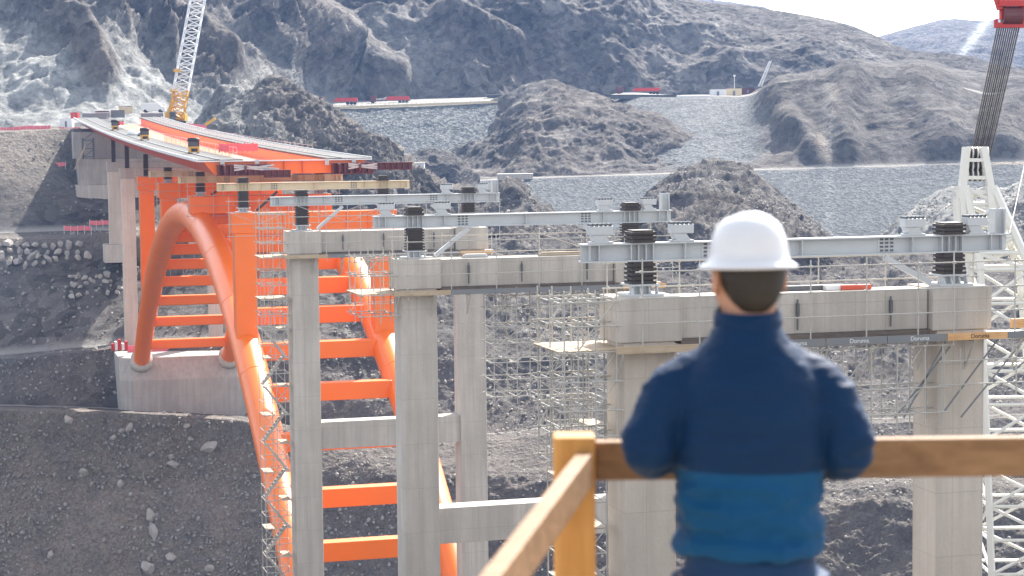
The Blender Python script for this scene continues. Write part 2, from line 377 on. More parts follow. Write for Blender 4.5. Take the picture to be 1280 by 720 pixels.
# 1. the far bank below the deck: river slope, two paths, bench, plateau
xs = [-300, -120, 0, 140, 300, 450, 620, 700, 850, 1050, 1150, 1290, 1600]
loft('canyon_slope', 'grey gravel and rock far bank of the canyon with two dirt paths below the bridge', xs, [
    dict(y=1000, d=235, a=.6, grav=.3, n=50, warm=[.85]*5+[.6]*8),
    dict(y=[730]*6+[735]*7, d=[276]*5+[272, 268, 266, 262, 258, 256, 255, 255], a=[.35]*5+[.6]+[1]*7, grav=[.95]*5+[.6]+[.5]*7, warm=[.85]*5+[.6]*8),
    dict(y=[640]*6+[640]*7, d=[282]*5+[280, 277, 275, 272, 268, 266, 266, 266], a=[.35]*5+[.6]+[1]*7, grav=[.95]*5+[.6]+[.5]*7, warm=[.85]*5+[.6]*8),
    dict(y=[600]*6+[600]*3+[618, 618, 620, 625], d=[285]*5+[283, 280, 279, 276, 274, 272, 272, 272], a=[.35]*5+[.6]+[.8]*7, grav=[.95]*5+[.5]+[.5]*7, warm=[.85]*5+[.6]*8),
    dict(y=[595]*6+[594]*3+[600, 600, 600, 600], d=[285.4]*5+[283.4, 281, 281, 281, 282, 282, 282, 282], a=[.35]*5+[.5]+[.3]*7, grav=[.95]*5+[.5]+[.6]*7, warm=[.85]*5+[.6]*8),
    dict(y=[512, 512, 514, 518, 528, 556, 550, 541, 536, 531, 528, 524, 515], d=[286]*5+[290]*8, a=.18, grav=.7, warm=[.85]*5+[.6]*8),
    dict(y=[504, 504, 507, 511, 520, 548, 542, 533, 528, 524.5, 521.5, 518, 508], d=[302]*5+[296]*8, a=.06, road=1, warm=[.85]*5+[.6]*8),
    dict(y=[500, 500, 503, 507, 516, 546, 540, 531, 526, 523, 520, 516, 506], d=[303]*5+[297]*8, a=.2, grav=.3, warm=[.85]*5+[.6]*8),
    dict(y=[460, 458, 452, 438, 433, 440, 450, 455, 470, 478, 476, 470, 460], d=[308]*5+[312]*8, a=[.3]*5+[1]*8, grav=[.7, .7, .7, .2, .3, .2, .2, .2, .2, .2, .2, .2, .2], warm=[0, 0, 0, .7, .6, .3, .3, .2, 0, 0, 0, 0, 0]),
    dict(y=[452, 450, 444, 431, 426, 435, 445, 450, 464, 472, 470, 462, 452], d=[322]*5+[314]*8, a=[.08]*5+[.9]*8, road=[.9]*5+[0]*8, warm=[0]*6+[.4, .4]+[0]*5),
    dict(y=[345, 342, 338, 335, 335, 340, 380, 400, 400, 410, 410, 400, 390], d=[340]*5+[345]*8, a=[.4]*5+[1.2]*8, warm=[.6]*8+[.1]*5, grav=[.5, .5, .4, .1]+[.15]*9),
    dict(y=[302, 300, 299, 296, 296, 300, 330, 345, 345, 350, 350, 340, 330], d=[346]*5+[380]*8, a=[.15]*5+[1]*8, grav=[.6]*5+[.15]*8, warm=[.85]*5+[.6]*8),
    dict(y=[295, 293, 291, 288, 288, 290, 300, 310, 310, 320, 320, 300, 290], d=[371]*5+[400]*8, a=[.06]*5+[1.2]*8, road=[.7]*5+[0]*8, warm=[.85]*5+[.6]*8),
    dict(y=[210, 208, 206, 215, 230, 255, 300, 312, 312, 325, 325, 310, 300], d=[384, 384, 384, 399, 400]+[430]*8, a=[.3]*5+[1.2]*8, grav=[.75, .75, .75, .3]+[.15]*9, warm=[.85]*5+[.6]*8),
    dict(y=[170, 168, 166, 165, 205, 230, 305, 325, 325, 340, 340, 325, 315], d=[393, 393, 393, 407, 420]+[465]*8, a=[.15]*4+[1]*9, grav=[.7]*4+[.2]*9, warm=[.85]*5+[.6]*8),
    dict(y=[163, 161, 160, 160, 200, 222, 310, 340, 340, 355, 355, 340, 330], d=[485]*4+[460]+[510]*8, a=[.1]*4+[.6]*9, road=[.4]*4+[0]*9, warm=[.85]*5+[.6]*8),
    dict(y=[164, 162, 161, 161, 205, 232, 320, 350, 350, 365, 365, 350, 340], d=[540]*13, a=.1, warm=[.85]*5+[.6]*8),
], amp=3.2, big=16, seed=3, step=1.5, vstep=1.3)

# 2. main mountain with the quarried face at left
xs = [-300, -120, 0, 100, 200, 300, 400, 500, 620, 750, 850, 965, 1060, 1130, 1210, 1290, 1600]
D_ = [[.8, 0, .6], [0, 1, 0], [-.6, 0, .8]]
loft('mountain', 'broad bare mountainside with pale quarried face at left under a dark ridge', xs, [
    dict(y=[185, 180, 175, 172, 170, 172, 150, 140, 138, 138, 136, 140, 145, 150, 155, 160, 170], d=[470, 475, 478, 480, 485, 560, 690, 715, 730, 740, 745, 745, 740, 735, 730, 720, 700], a=.3, pale=[1]*6+[.6]+[.3]*4+[.1]*6, warm=[0]*6+[.3]*11),
    dict(y=[125, 120, 118, 122, 130, 128, 118, 105, 100, 96, 96, 100, 110, 116, 122, 130, 140], d=[500, 505, 510, 514, 528, 576, 702, 729, 745, 756, 761, 760, 754, 748, 742, 732, 712], a=[.8]*10+[.6]+[.35]*6, pale=[1, 1, 1, 1, 1, .9, .6, .45, .4, .38, .3, .2, .1, 0, 0, 0, 0], warm=[0]*6+[.3]*5+[.6]*6),
    dict(y=[50, 45, 50, 60, 80, 75, 75, 55, 50, 45, 50, 55, 72, 84, 92, 102, 115], d=[548, 552, 556, 560, 578, 620, 722, 752, 772, 785, 789, 786, 774, 764, 756, 745, 725], a=[1.1]*10+[.8]+[.4]*6, pale=[.9, .9, .85, .7, .8, .5, .2, .5, .5, .45, .4, .2, 0, 0, 0, 0, 0]),
    dict(y=[-20, -20, -10, 5, 20, 25, 25, 15, 10, 8, 20, 32, 50, 70, 80, 92, 105], d=[620, 620, 618, 622, 655, 690, 762, 790, 806, 816, 815, 808, 790, 774, 766, 755, 738], a=[1.3]*10+[.6]+[.25]*6, warm=[.3]*10+[.5]+[.8]*6),
    dict(y=[-180, -170, -160, -140, -120, -100, -90, -80, -60, -35, -2, 13, 33, 60, 70, 86, 96], d=[820, 815, 810, 810, 820, 830, 850, 860, 860, 856, 842, 826, 804, 784, 774, 762, 748], a=[1.3]*8+[1, .5, .12]+[.06]*5+[.1], warm=[.15]*10+[.5]+[.8]*6),
    dict(y=[-120, -110, -100, -80, -60, -40, -30, -20, 0, 20, 50, 60, 80, 110, 120, 130, 140], d=1150, a=.4),
], amp=19, big=85, seed=11, step=1.7, vstep=1.4, ridged=.75, dirn=D_, attrs={'pale': lambda P, v: np.maximum(patch(70, -.25, .12, 5)(P, v), np.clip((v-.55)*2.4, 0, 1))}, octs=8, gain=.57,
   ribs=[([(15, -5), (60, 22), (100, 50), (124, 95)], 20, 9, 1), ([(150, 0), (200, 30), (240, 58), (275, 82)], 24, 10, .95), ([(335, 15), (420, 60), (475, 108)], 34, 12, .95), ([(560, 20), (640, 60)], 20, 8, .6)])

# 3. riprap embankment carrying the road
xs = [330, 400, 450, 520, 580, 625, 700]
loft('road_embankment', 'pale riprap road embankment closing the side valley', xs, [
    dict(y=300, d=585, a=.3, grav=1),
    dict(y=[240, 238, 237, 236, 234, 233, 232], d=610, a=.35, grav=1, pale=.5),
    dict(y=[143, 140.5, 139, 136.5, 134, 132, 129], d=648, a=.3, grav=1, pale=.6),
    dict(y=[139, 136.5, 135, 132.5, 130, 128, 125], d=650, a=.03, road=1),
    dict(y=[129, 126, 125, 124, 122.5, 121, 119], d=716, a=.03, road=1, n=12),
    dict(y=[131, 128, 127, 126, 125, 123, 121], d=740, a=.1),
], amp=1.5, big=6, seed=21, step=1.2, vstep=1.2)

# 4. dark conical hill right of the embankment
xs = [570, 600, 622, 650, 675, 700, 730, 760, 800, 830, 870, 905, 950, 1000]
loft('rocky_hill', 'dark brown conical rock hill between the two road embankments', xs, [
    dict(y=[260, 250, 245, 240, 238, 236, 234, 232, 232, 232, 234, 238, 246, 260], d=560, a=.5, warm=.15),
    dict(y=[200, 185, 178, 170, 165, 160, 165, 172, 190, 200, 210, 220, 240, 255], d=[625, 622, 612, 600, 596, 594, 594, 592, 586, 580, 574, 570, 565, 560], a=1, warm=.15),
    dict(y=[175, 150, 130, 112, 104, 102, 109, 119, 141, 157, 185, 210, 236, 255], d=[662, 658, 652, 646, 644, 640, 634, 628, 616, 606, 594, 582, 572, 565], a=.5, warm=.1),
    dict(y=[200, 175, 160, 145, 140, 140, 145, 155, 170, 185, 205, 225, 245, 262], d=690, a=.4),
], amp=8, big=38, gain=.6, seed=31, step=1.4, vstep=1.2, octs=8)

# 5. right side: riprap below the valley road, terrace with containers, hills carrying a track
xs = [600, 680, 745, 850, 900, 935, 970, 1000, 1030, 1080, 1150, 1210, 1290, 1600]
loft('valley_side', 'blue grey valley side with riprap slope, level road and a track across its hills', xs, [
    dict(y=380, d=470, a=.1, grav=1, pale=.1),
    dict(y=[228, 224.5, 222, 219, 217, 215.5, 214.5, 214, 213, 211.5, 209.5, 208, 206, 200], d=545, a=.1, grav=1, pale=.15),
    dict(y=[226, 222, 219.5, 216, 214, 212.5, 211.5, 211, 210, 208.5, 206.5, 205, 203, 197], d=556, a=.03, road=1),
    dict(y=[228, 222, 217, 207, 203, 200, 190, 182, 178, 176, 178, 180, 180, 180], d=[590, 590, 585, 570, 570, 570]+[569]*8, a=.8, grav=[.9]*6+[.4]+[.1]*7, pale=[.3]*6+[.05]*8),
    dict(y=[240, 232, 130, 124, 123, 122, 108, 104, 103, 98, 106, 113, 121, 130], d=[640, 640, 668, 640, 640, 630]+[604]*8, a=[.1]*6+[.5]*8, grav=[.8]*6+[0]*8, pale=[.35]*6+[0]*8),
    dict(y=[240, 232, 127, 120, 119.5, 119, 106.7, 102.7, 101.7, 96.7, 104.7, 111.7, 119.7, 129], d=[660, 660, 680, 660, 660, 645]+[610]*8, a=[.02]*6+[.2]*8, road=[1]*6+[1]*8),
    dict(y=[240, 232, 126, 119, 118.5, 118, 100, 96, 92, 84, 92, 98, 106, 118], d=[745]*5+[710]+[624]*8, a=[.02]*6+[.5]*8, road=[1]*6+[0]*8),
    dict(y=[244, 240, 132, 125, 124, 124, 110, 100, 92, 80, 84, 90, 98, 110], d=[800]*5+[780]+[720]*8, a=.5),
], amp=5.5, big=60, seed=41, step=1.7, vstep=1.4, octs=8, gain=.59,
   ribs=[([(1062, 104), (1050, 140), (1058, 195)], 26, 4, 0), ([(985, 150), (1003, 165), (1024, 205)], 16, 3, .8), ([(1150, 112), (1185, 150), (1180, 200)], 36, 4, 0), ([(1280, 130), (1250, 170), (1255, 205)], 30, 4, .4)], attrs={'grav': lambda P, v: np.maximum(v, np.exp(-((proj(P)[0]-(1036+6*np.sin(proj(P)[1]/16)))/9)**2)*(proj(P)[1] > 104)*.9), 'pale': lambda P, v: np.maximum(v, .35*np.exp(-((proj(P)[0]-1036)/9)**2)*(proj(P)[1] > 104)), 'warm': lambda P, v: np.maximum(v, np.clip((proj(P)[0]-940)/60, 0, .95)*(proj(P)[1] < 206))})

# 6. rock spurs
xs = [215, 240, 262, 285, 312, 345, 380, 420, 450, 490, 515, 545, 580, 630]
loft('rock_spur', 'craggy grey brown rock spur behind the far end of the deck', xs, [
    dict(y=300, d=395, a=.3),
    dict(y=[240, 235, 230, 225, 222, 220, 222, 226, 232, 240, 246, 256, 268, 290], d=[430]*8+[425]*6, a=1, warm=.1, pale=[.6]*6+[.15]*8),
    dict(y=[210, 185, 138, 119, 124, 111, 126, 149, 166, 187, 205, 229, 250, 280], d=[500, 498, 495, 490, 486, 482, 476, 466, 458, 450, 446, 440, 436, 430], a=.6, pale=[.75]*5+[.1]*9),
    dict(y=[230, 210, 180, 165, 165, 160, 170, 190, 200, 215, 230, 250, 270, 300], d=540, a=.5),
], amp=9, big=20, gain=.7, seed=51, step=1.3, vstep=1.1, octs=8)
xs = [560, 600, 640, 670, 720, 775, 812, 850, 900, 950, 1000, 1040, 1090, 1150, 1220]
loft('lower_spur', 'rubble covered rock spur running down behind the piers', xs, [
    dict(y=470, d=352, a=.6, warm=.2),
    dict(y=[330, 320, 310, 330, 345, 340, 310, 295, 295, 305, 320, 345, 385, 420, 440], d=390, a=1, warm=.1),
    dict(y=[285, 260, 230, 252, 285, 298, 250, 219, 207, 231, 267, 307, 349, 385, 420], d=[425, 430, 440, 440, 436, 436, 440, 447, 455, 448, 440, 430, 420, 412, 405], a=.7, warm=.1),
    dict(y=[300, 285, 265, 280, 310, 320, 285, 258, 250, 265, 290, 325, 365, 400, 440], d=505, a=.4),
], amp=6, big=18, gain=.66, seed=61, step=1.4, vstep=1.2, octs=8)
xs = [1060, 1100, 1150, 1200, 1260, 1340, 1500]
loft('rubble_spur', 'bright spur of white rubble at right below the valley road', xs, [
    dict(y=420, d=400, a=.6, pale=.5),
    dict(y=[340, 325, 300, 280, 268, 255, 240], d=445, a=1, pale=.8),
    dict(y=[330, 302, 262, 234, 236, 218, 205], d=[470, 474, 480, 486, 490, 495, 500], a=.7, pale=.9),
    dict(y=[345, 325, 290, 265, 262, 245, 232], d=530, a=.4),
], amp=5, big=22, seed=71, step=1.5, vstep=1.3, octs=8)
xs = [500, 515, 528, 542, 556, 570, 585, 600, 615]
loft('rock_outcrop', 'small dark rock outcrop at the foot of the riprap embankment', xs, [
    dict(y=250, d=578, a=.3, warm=.5),
    dict(y=[225, 212, 208, 206, 207, 212, 218, 228, 240], d=588, a=1, warm=.5),
    dict(y=[215, 194, 188, 187, 189, 196, 207, 225, 240], d=[612, 610, 606, 604, 602, 600, 598, 596, 594], a=.6, warm=.3),
    dict(y=240, d=640, a=.3),
], amp=3, big=9, seed=81, step=1.0, vstep=.9)

# 7. distant mountains and our own bank
xs = [-900, -300, 300, 700, 850, 900, 962, 1040, 1110, 1150, 1190, 1240, 1290, 1500, 1900]
loft('distant_mountain', 'far hazy blue mountain with pale scree gullies on the skyline', xs, [
    dict(y=190, d=1200, a=.3),
    dict(y=[20, 20, 40, 60, 70, 70, 80, 100, 95, 90, 85, 85, 85, 70, 60], d=1550, a=1, warm=.8),
    dict(y=[-80, -60, -40, -15, -4, 2, 15, 56, 44, 33, 28, 31, 26, 10, 0], d=1850, a=.4, warm=.8),
    dict(y=[0, 0, 0, 60, 80, 80, 90, 120, 110, 100, 100, 100, 100, 90, 80], d=2300, a=.2),
], amp=28, big=260, seed=91, step=3, vstep=2, octs=7,
   attrs={'pale': lambda P, v: np.clip(v+1.2*np.exp(-((proj(P)[0]-(1232-(proj(P)[1]-28)*.75))/7)**2)*(proj(P)[1] < 76), 0, 1)})
def near_bank():
    lat = np.concatenate([np.linspace(-160, -30, 40), np.linspace(-28, 28, 57), np.linspace(30, 160, 40)]); dep = np.concatenate([np.linspace(-45, 20, 60), np.linspace(22, 250, 150)])
    Dp = [-60, 7, 20, 77, 115, 165, 200, 235, 260]; Zp = [-2.05, -2.05, -6.5, -22.5, -31, -43, -56, -76, -80]
    L, D = np.meshgrid(lat, dep); Z = np.interp(D, Dp, Zp)
    F0 = np.array([math.sin(TH), math.cos(TH), 0]); R0 = np.array(r0)
    P = (L[..., None]*R0+D[..., None]*F0); P[..., 2] = Z; fl = P.reshape(-1, 3)
    fl[:, 2] += fbm(fl, 14, 6, .5, True, 5)*np.clip((D.reshape(-1)-8)/25, 0.02, 1)*1.6-np.clip((D.reshape(-1)-8)/25, 0, 1)*1.2
    ny, nx = Z.shape; idx = np.arange(ny*nx).reshape(ny, nx)
    F = np.stack([idx[:-1, :-1], idx[:-1, 1:], idx[1:, 1:], idx[1:, :-1]], -1).reshape(-1, 4)
    me = bpy.data.meshes.new('near_slope'); me.from_pydata(fl.tolist(), [], F.tolist())
    for n, v in (('pale', 0), ('road', 0), ('grav', .6), ('warm', .3)):
        a = me.attributes.new(n, 'FLOAT', 'POINT'); a.data.foreach_set('value', np.full(len(fl), v, np.float32))
    me.materials.append(M['terrain']); o = bpy.data.objects.new('near_slope', me); COL.objects.link(o)
    tag(o, 'near bank of the canyon falling away under the viewing platform', 'terrain', kind='structure')
near_bank()

# ------------------------------------------------------------------ boulders and rubble
def rock_mesh(seed, mat, sub=2, sq=(1, .8, .7)):
    bm = bmesh.new(); bmesh.ops.create_icosphere(bm, subdivisions=sub, radius=1)
    P = np.array([v.co[:] for v in bm.verts]); n = fbm(P+seed*9.7, .9, 3, .5, False, seed)
    rng = np.random.RandomState(seed)
    planes = rng.normal(size=(15, 3)); hs_ = rng.uniform(.5, .8, 15); planes /= np.linalg.norm(planes, axis=1, keepdims=True)
    for v, k in zip(bm.verts, n):
        p = np.array(v.co[:])*(1+.3*k)
        for q, h0 in zip(planes, hs_):
            h = p@q
            if h > h0: p = p-q*(h-h0)
        v.co = p*np.array(sq)
    me = bpy.data.meshes.new('boulder'); bm.to_mesh(me); bm.free(); me.materials.append(M[mat]); return me
RK = [rock_mesh(i, 'boulder', 3, (1, .7+.05*i, .6+.06*i)) for i in range(5)]
RP = [rock_mesh(i+20, 'boulder_pale', 3, (1, .75, .7)) for i in range(3)]
def boulder(p, s, label, group=None, pale=False, sink=.25):
    me = random.choice(RP if pale else RK); o = bpy.data.objects.new('boulder', me); COL.objects.link(o)
    o.location = p+Vector((0, 0, s*(.5-sink))); o.scale = (s*random.uniform(.85, 1.15), s*random.uniform(.85, 1.15), s*random.uniform(.8, 1.1))
    o.rotation_euler = [random.uniform(0, 6.28) for _ in range(3)]; return tag(o, label, 'boulder', group)
# placed rows of blasted blocks under the bench road
k = 0
for row, (yy, x0, x1) in enumerate(((309, 0, 104), (317, 0, 108), (325, 0, 112), (332, 12, 60))):
    x = x0+random.uniform(-4, 3)
    while x < x1:
        boulder(on('canyon_slope', x, yy+random.uniform(-2, 2)+random.uniform(0, 1)), random.uniform(.65, 1.15), 'grey angular block in the rows of armour stones under the bench road', 'armour stone blocks', random.random() < .35, .1)
        x += random.uniform(9, 14)
for i in range(34):
    x = random.uniform(84, 165); y = 338+(165-x)*.1+random.uniform(0, 28)
    boulder(on('canyon_slope', x, y), random.uniform(.35, .85), 'small loose rock in the spill below the armour stones', 'loose rocks below the armour stones', random.random() < .3)
big = [(262, 563, 1.5, 'large pale split boulder right below the arch foundation, biggest on the slope'),
       (192, 668, 1.15, 'pale rounded boulder at the lower end of the rubble streak'),
       (214, 700, .95, 'pale boulder lying just right of the rubble streak near the bottom'),
       (186, 713, 1.2, 'large boulder at the bottom edge below the rubble streak'),
       (263, 715, .9, 'boulder at the bottom edge below the leftmost arch rib'),
       (162, 537, .85, 'pair boulder with flat top under the path left of the foundation'),
       (153, 540, .6, 'narrow upright stone beside the flat topped boulder under the path'),
       (86, 528, .75, 'single beige stone just under the left end of the path'),
       (104, 594, .8, 'brownish stone halfway down the left slope'),
       (151, 606, .7, 'white faced stone above the rubble streak'),
       (213, 573, .75, 'upper of two pale stones leaning together on the slope'),
       (217, 581, .8, 'lower of two pale stones leaning together on the slope'),
       (233, 535, .7, 'stone just below the path under the foundation'),
       (188, 650, 1.2, 'broad flat boulder in the middle of the rubble streak'),
       (64, 695, .7, 'pale stone low on the far left slope'),
       (114, 607, .5, 'small brown stone below the brownish stone'),
       (34, 580, .5, 'small grey stone near the left edge of the slope'),
       (143, 548, .6, 'tan stone below the flat topped boulder')]
for x, y, s, l in big: boulder(on('canyon_slope', x, y), s*1.15, l, None, True, .2)
for i in range(120):
    if i < 60: x = random.gauss(185, 22); y = random.uniform(600, 715); s = random.uniform(.18, .5)
    else: x = random.uniform(0, 335); y = random.uniform(525, 718); s = random.uniform(.15, .42)
    boulder(on('canyon_slope', x, y), s, 'loose grey stone on the gravel slope under the arch', 'loose stones on the gravel slope', random.random() < .4)

def rubble(name, label, surf, n, xr, yr, sr, mat, seed):
    rng = np.random.RandomState(seed); F, sx, sy = LOFT[surf]
    ok = np.where((sx > xr[0]) & (sx < xr[1]) & (sy > yr[0]) & (sy < yr[1]))[0]
    if len(ok) == 0: return
    bm = bmesh.new(); bmesh.ops.create_icosphere(bm, subdivisions=1, radius=1)
    B = np.array([v.co[:] for v in bm.verts]); BF = np.array([[v.index for v in f.verts] for f in bm.faces]); bm.free()
    dens = np.clip(fbm(F[ok], 16.0, 3, .5, False, seed)*2.2+.35, .03, 1); pk = rng.choice(ok, n, p=dens/dens.sum())
    s = sr[0]*(sr[1]/sr[0])**(rng.rand(n)**2.2)
    V = B[None]*(1+.35*rng.normal(size=(n, len(B), 1)).clip(-1, 1))*rng.uniform(.6, 1.1, (n, 1, 3))*s[:, None, None]
    V = V+F[pk][:, None]+rng.normal(size=(n, 1, 3))*.4*np.array([1, 1, 0])+np.array([0, 0, .15])*s[:, None, None]
    Fc = (BF[None]+(np.arange(n)*len(B))[:, None, None]).reshape(-1, 3); V = V.reshape(-1, 3)
    me = bpy.data.meshes.new(name); me.vertices.add(len(V)); me.vertices.foreach_set('co', V.ravel()); me.loops.add(Fc.size); me.loops.foreach_set('vertex_index', Fc.ravel().astype(np.int32))
    me.polygons.add(len(Fc)); me.polygons.foreach_set('loop_start', np.arange(0, Fc.size, 3, dtype=np.int32)); me.polygons.foreach_set('loop_total', np.full(len(Fc), 3, np.int32))
    me.update(); me.materials.append(M[mat]); o = bpy.data.objects.new(name, me); COL.objects.link(o); tag(o, label, 'rubble', kind='stuff')
rubble('gravel', 'grey stony gravel strewn over the slope below the left path', 'canyon_slope', 10000, (-120, 420), (516, 760), (.06, .34), 'boulder', 1)
rubble('gravel', 'gravel strewn over the far bank between path and bench', 'canyon_slope', 3500, (-120, 420), (170, 500), (.08, .4), 'boulder', 2)
rubble('rubble', 'bright broken rock covering the canyon side behind the piers', 'canyon_slope', 18000, (420, 1350), (300, 740), (.06, .36), 'boulder_pale', 3)
rubble('rubble', 'broken rock lying over the lower spur', 'lower_spur', 12000, (560, 1200), (200, 460), (.08, .42), 'boulder_pale', 4)
rubble('rubble', 'white rubble covering the spur at right', 'rubble_spur', 7000, (1060, 1340), (200, 420), (.1, .5), 'boulder_pale', 5)

# ------------------------------------------------------------------ bridge: piers, launching girders, shim stacks
XL, XR, CW = 25.27, 38.45, 2.1                # column lines and width
YS = {1: 73.05, 2: 112.9, 3: 152.3, 4: 185.0, 5: 219.0, 6: 254.0, 7: 284.5, 8: 316.7, 9: 344.7}
CAP = {1: -6.4, 2: -7.3, 3: -7.5, 4: -7.3, 5: -6.75, 6: -6.1, 7: -5.9, 8: -5.2, 9: -4.6}
GZ = {1: -4.72, 2: -5.18, 3: -5.22, 4: -4.93, 5: -4.97, 6: -5.0}
def pier(k, label, zb, tie, mat='conc', grp='concrete approach piers'):
    Y, z = YS[k], CAP[k]; root = thing('bridge_pier', label, 'bridge pier', ((XL+XR)/2, Y, zb), grp)
    for X in (XL, XR):
        h = CW/2
        MB().box(X-h, X+h, Y-h, Y+h, zb-3, z-1.72).build('column', mat, root, bevel=.06)
    cb = MB(); 
    cb.box(XL+1.35, XR-1.35, Y-.8, Y+.8, z-1.66, z-.06)
    cap = cb.build('cap_beam', 'conc', root, bevel=.03)
    for X in (XL, XR): MB().box(X-1.3, X+1.3, Y-1.15, Y+1.15, z-1.72, z).build('end_block', 'conc', root, bevel=.04)
    if tie: MB().box(XL+CW/2, XR-CW/2, Y-.75, Y+.75, tie-2.1, tie).build('tie_beam', 'conc', root, bevel=.03)
    bl = MB()
    for X in (XL+3.0, (XL+XR)/2-.4, XR-3.0): bl.box(X-.05, X+.05, Y-.98, Y-.8, z-.95, z-.45); bl.tube([(X, Y-.88, z-1.5), (X, Y-.88, z-.3)], .035, 6)
    bl.build('form_tie', 'darkgrey', root)
    return root
pier(1, 'nearest concrete portal pier, wrapped in scaffold just beyond the man', -22.5, -22, 'conc_warm')
pier(2, 'middle concrete portal pier with the widest visible left column', -31, -21.9)
pier(3, 'farthest of the concrete portal piers, standing beside the near end of the orange arch', -41, -22.3)
for X, zb in ((XL, 0), (XR, 0)): pass

def ibeam(mb, x0, x1, yc, zc, h, w, tf=.06, tw=.05):
    mb.box(x0, x1, yc-w/2, yc+w/2, zc+h/2-tf, zc+h/2); mb.box(x0, x1, yc-w/2, yc+w/2, zc-h/2, zc-h/2+tf)
    mb.box(x0, x1, yc-tw/2, yc+tw/2, zc-h/2+tf, zc+h/2-tf)
def girder(k, label, mat='steel', units=True, x0=22.85, x1=41.0, stacks=(XL, XR), h=.72):
    Y, z = YS[k], GZ[k]; w = .62
    g = MB(); ibeam(g, x0, x1, Y, z, h, w)
    root = g.build('launching_girder', mat); tag(root, label, 'girder', 'launching girders across the supports')
    st = MB(); 
    for X in [s+d for s in stacks for d in (-.45, -.15, .15, .45, -1.75, 1.75)]+[x0+.3, x1-.3, (x0+x1)/2]:
        st = MB()
        if not x0 < X < x1: continue
        st.box(X-.02, X+.02, Y-w/2+.02, Y-.025, z-h/2+.062, z+h/2-.062).build('stiffener', mat, root); st = MB(); st.box(X-.02, X+.02, Y+.025, Y+w/2-.02, z-h/2+.062, z+h/2-.062).build('stiffener', mat, root)
    for X in (XL+2.9, XL+10.4):
        sp = MB()
        for i in range(3):
            for j in range(4): sp.box(X-.3+.22*i, X-.16+.22*i, Y-.075, Y-.028, z-.25+.15*j, z-.17+.15*j)
        pt = MB().box(X-.4, X+.4, Y-.05, Y-.0265, z-.29, z+.29).build('splice_plate', mat, root); sp.build('bolt_pattern', 'darkgrey', pt)
    return root
def stack(k, X, label, mat='steel_dark', base=True, top=True, zt=None, brace=0, w=.5):
    """shims under and over the girder with its flared pedestal"""
    Y = YS[k]; zc = CAP[k]; z1 = GZ[k]-.365 if k in GZ else zt
    root = thing('shim_stack', label, 'shim stack', (X, Y, zc), 'shim stacks on the supports')
    zp = zc
    if base:
        p = MB(); zp = zc+.46
        p.box(X-.72, X+.72, Y-.72, Y+.72, zc+.003, zc+.09)
        p.box(X-w-.1, X+w+.1, Y-w-.1, Y+w+.1, zp-.07, zp); p.box(X-.34, X+.34, Y-.34, Y+.34, zc+.09, zp-.07)
        for dx in (-.5, -.18, .18, .5): p.hexa([(X+dx-.025, Y-.66, zc+.09), (X+dx+.025, Y-.66, zc+.09), (X+dx+.025, Y-.345, zc+.09), (X+dx-.025, Y-.345, zc+.09), (X+dx-.025, Y-.5, zp-.07), (X+dx+.025, Y-.5, zp-.07), (X+dx+.025, Y-.345, zp-.07), (X+dx-.025, Y-.345, zp-.07)])
        p.build('pedestal', 'steel', root)
    def pile(za, zb, nm):
        q = MB(); n = max(2, int((zb-za)/.16)); t = (zb-za)/n
        for i in range(n):
            e = w*random.uniform(.93, 1.03); q.box(X-e, X+e, Y-e, Y+e, za+i*t+.002, za+i*t+t*.62); q.box(X-w*.8, X+w*.8, Y-w*.8, Y+w*.8, za+i*t+t*.62, za+(i+1)*t+.001)
        q.build(nm, mat, root)
    pile(zp, z1, 'shim_plates')
    if top and k in GZ: pile(GZ[k]+.37, GZ[k]+.37+.48, 'slide_plates')
    if brace: MB().bar((X+brace*1.1, Y-.5, zc+.15), (X+brace*3.1, Y-.5, GZ[k]-.45), .22, .22).build('raking_strut', 'steel' if k < 4 else 'steel_dark', root)
    return root
def guide(k, X, label, grp, post=False):
    Y = YS[k]; z = GZ[k]+.365; root = thing('guide_unit', label, 'hydraulic guide', (X, Y, z), grp)
    MB().box(X-.42, X+.42, Y-.3, Y+.3, z+.002, z+.07).build('base_plate', 'steel', root)
    b = MB(); b.hexa([(X-.3, Y-.24, z+.07), (X+.3, Y-.24, z+.07), (X+.3, Y+.24, z+.07), (X-.3, Y+.24, z+.07), (X-.42, Y-.24, z+.32), (X+.1, Y-.24, z+.32), (X+.1, Y+.24, z+.32), (X-.42, Y+.24, z+.32)])
    b.build('jack', 'steel', root)
    MB().box(X-.48, X+.42, Y-.27, Y+.27, z+.325, z+.68).build('roller_box', 'steel', root, bevel=.03)
    c = MB()
    for i in range(5): c.tube([(X-.4+i*.18, Y-.27, z+.72), (X-.4+i*.18, Y+.27, z+.72)], .06, 8)
    c.build('roller', 'darkgrey', root)
    if post: 
        p = MB(); ibeam(p, -.5, .5, 0, 0, .5, .5); p.v = [(X+1.0+q[2], Y+q[1], z+.5+q[0]) for q in p.v]; p.build('end_post', 'steel', root)
    return root
names = {1: 'nearest pier', 2: 'middle pier', 3: 'farthest concrete pier', 4: 'first orange arch support', 5: 'orange support over the arch crown', 6: 'orange support behind the arch crown'}
girder(1, 'long pale grey steel launching girder on the nearest pier, passing behind the white helmet')
girder(2, 'long pale grey launching girder on the middle pier, its right end left of the helmet')
girder(3, 'pale grey launching girder on the third pier, just below the cream girders')
girder(4, 'lowest and longest cream launching girder, under the maroon trusses at the deck front', 'cream')
girder(5, 'cream girder directly under the front edge of the deck', 'cream')
girder(6, 'short looking cream girder under the left web of the deck', 'cream')
for k in range(1, 7):
    for X, sd_ in ((XL, 'left'), (XR, 'right')):
        stack(k, X, f'dark {sd_} stack of steel shims on the {names[k]}', brace=1 if (sd_ == 'left' and k > 1) else (0 if sd_ == 'left' else -1) if k < 4 else (1 if sd_ == 'left' else 0))
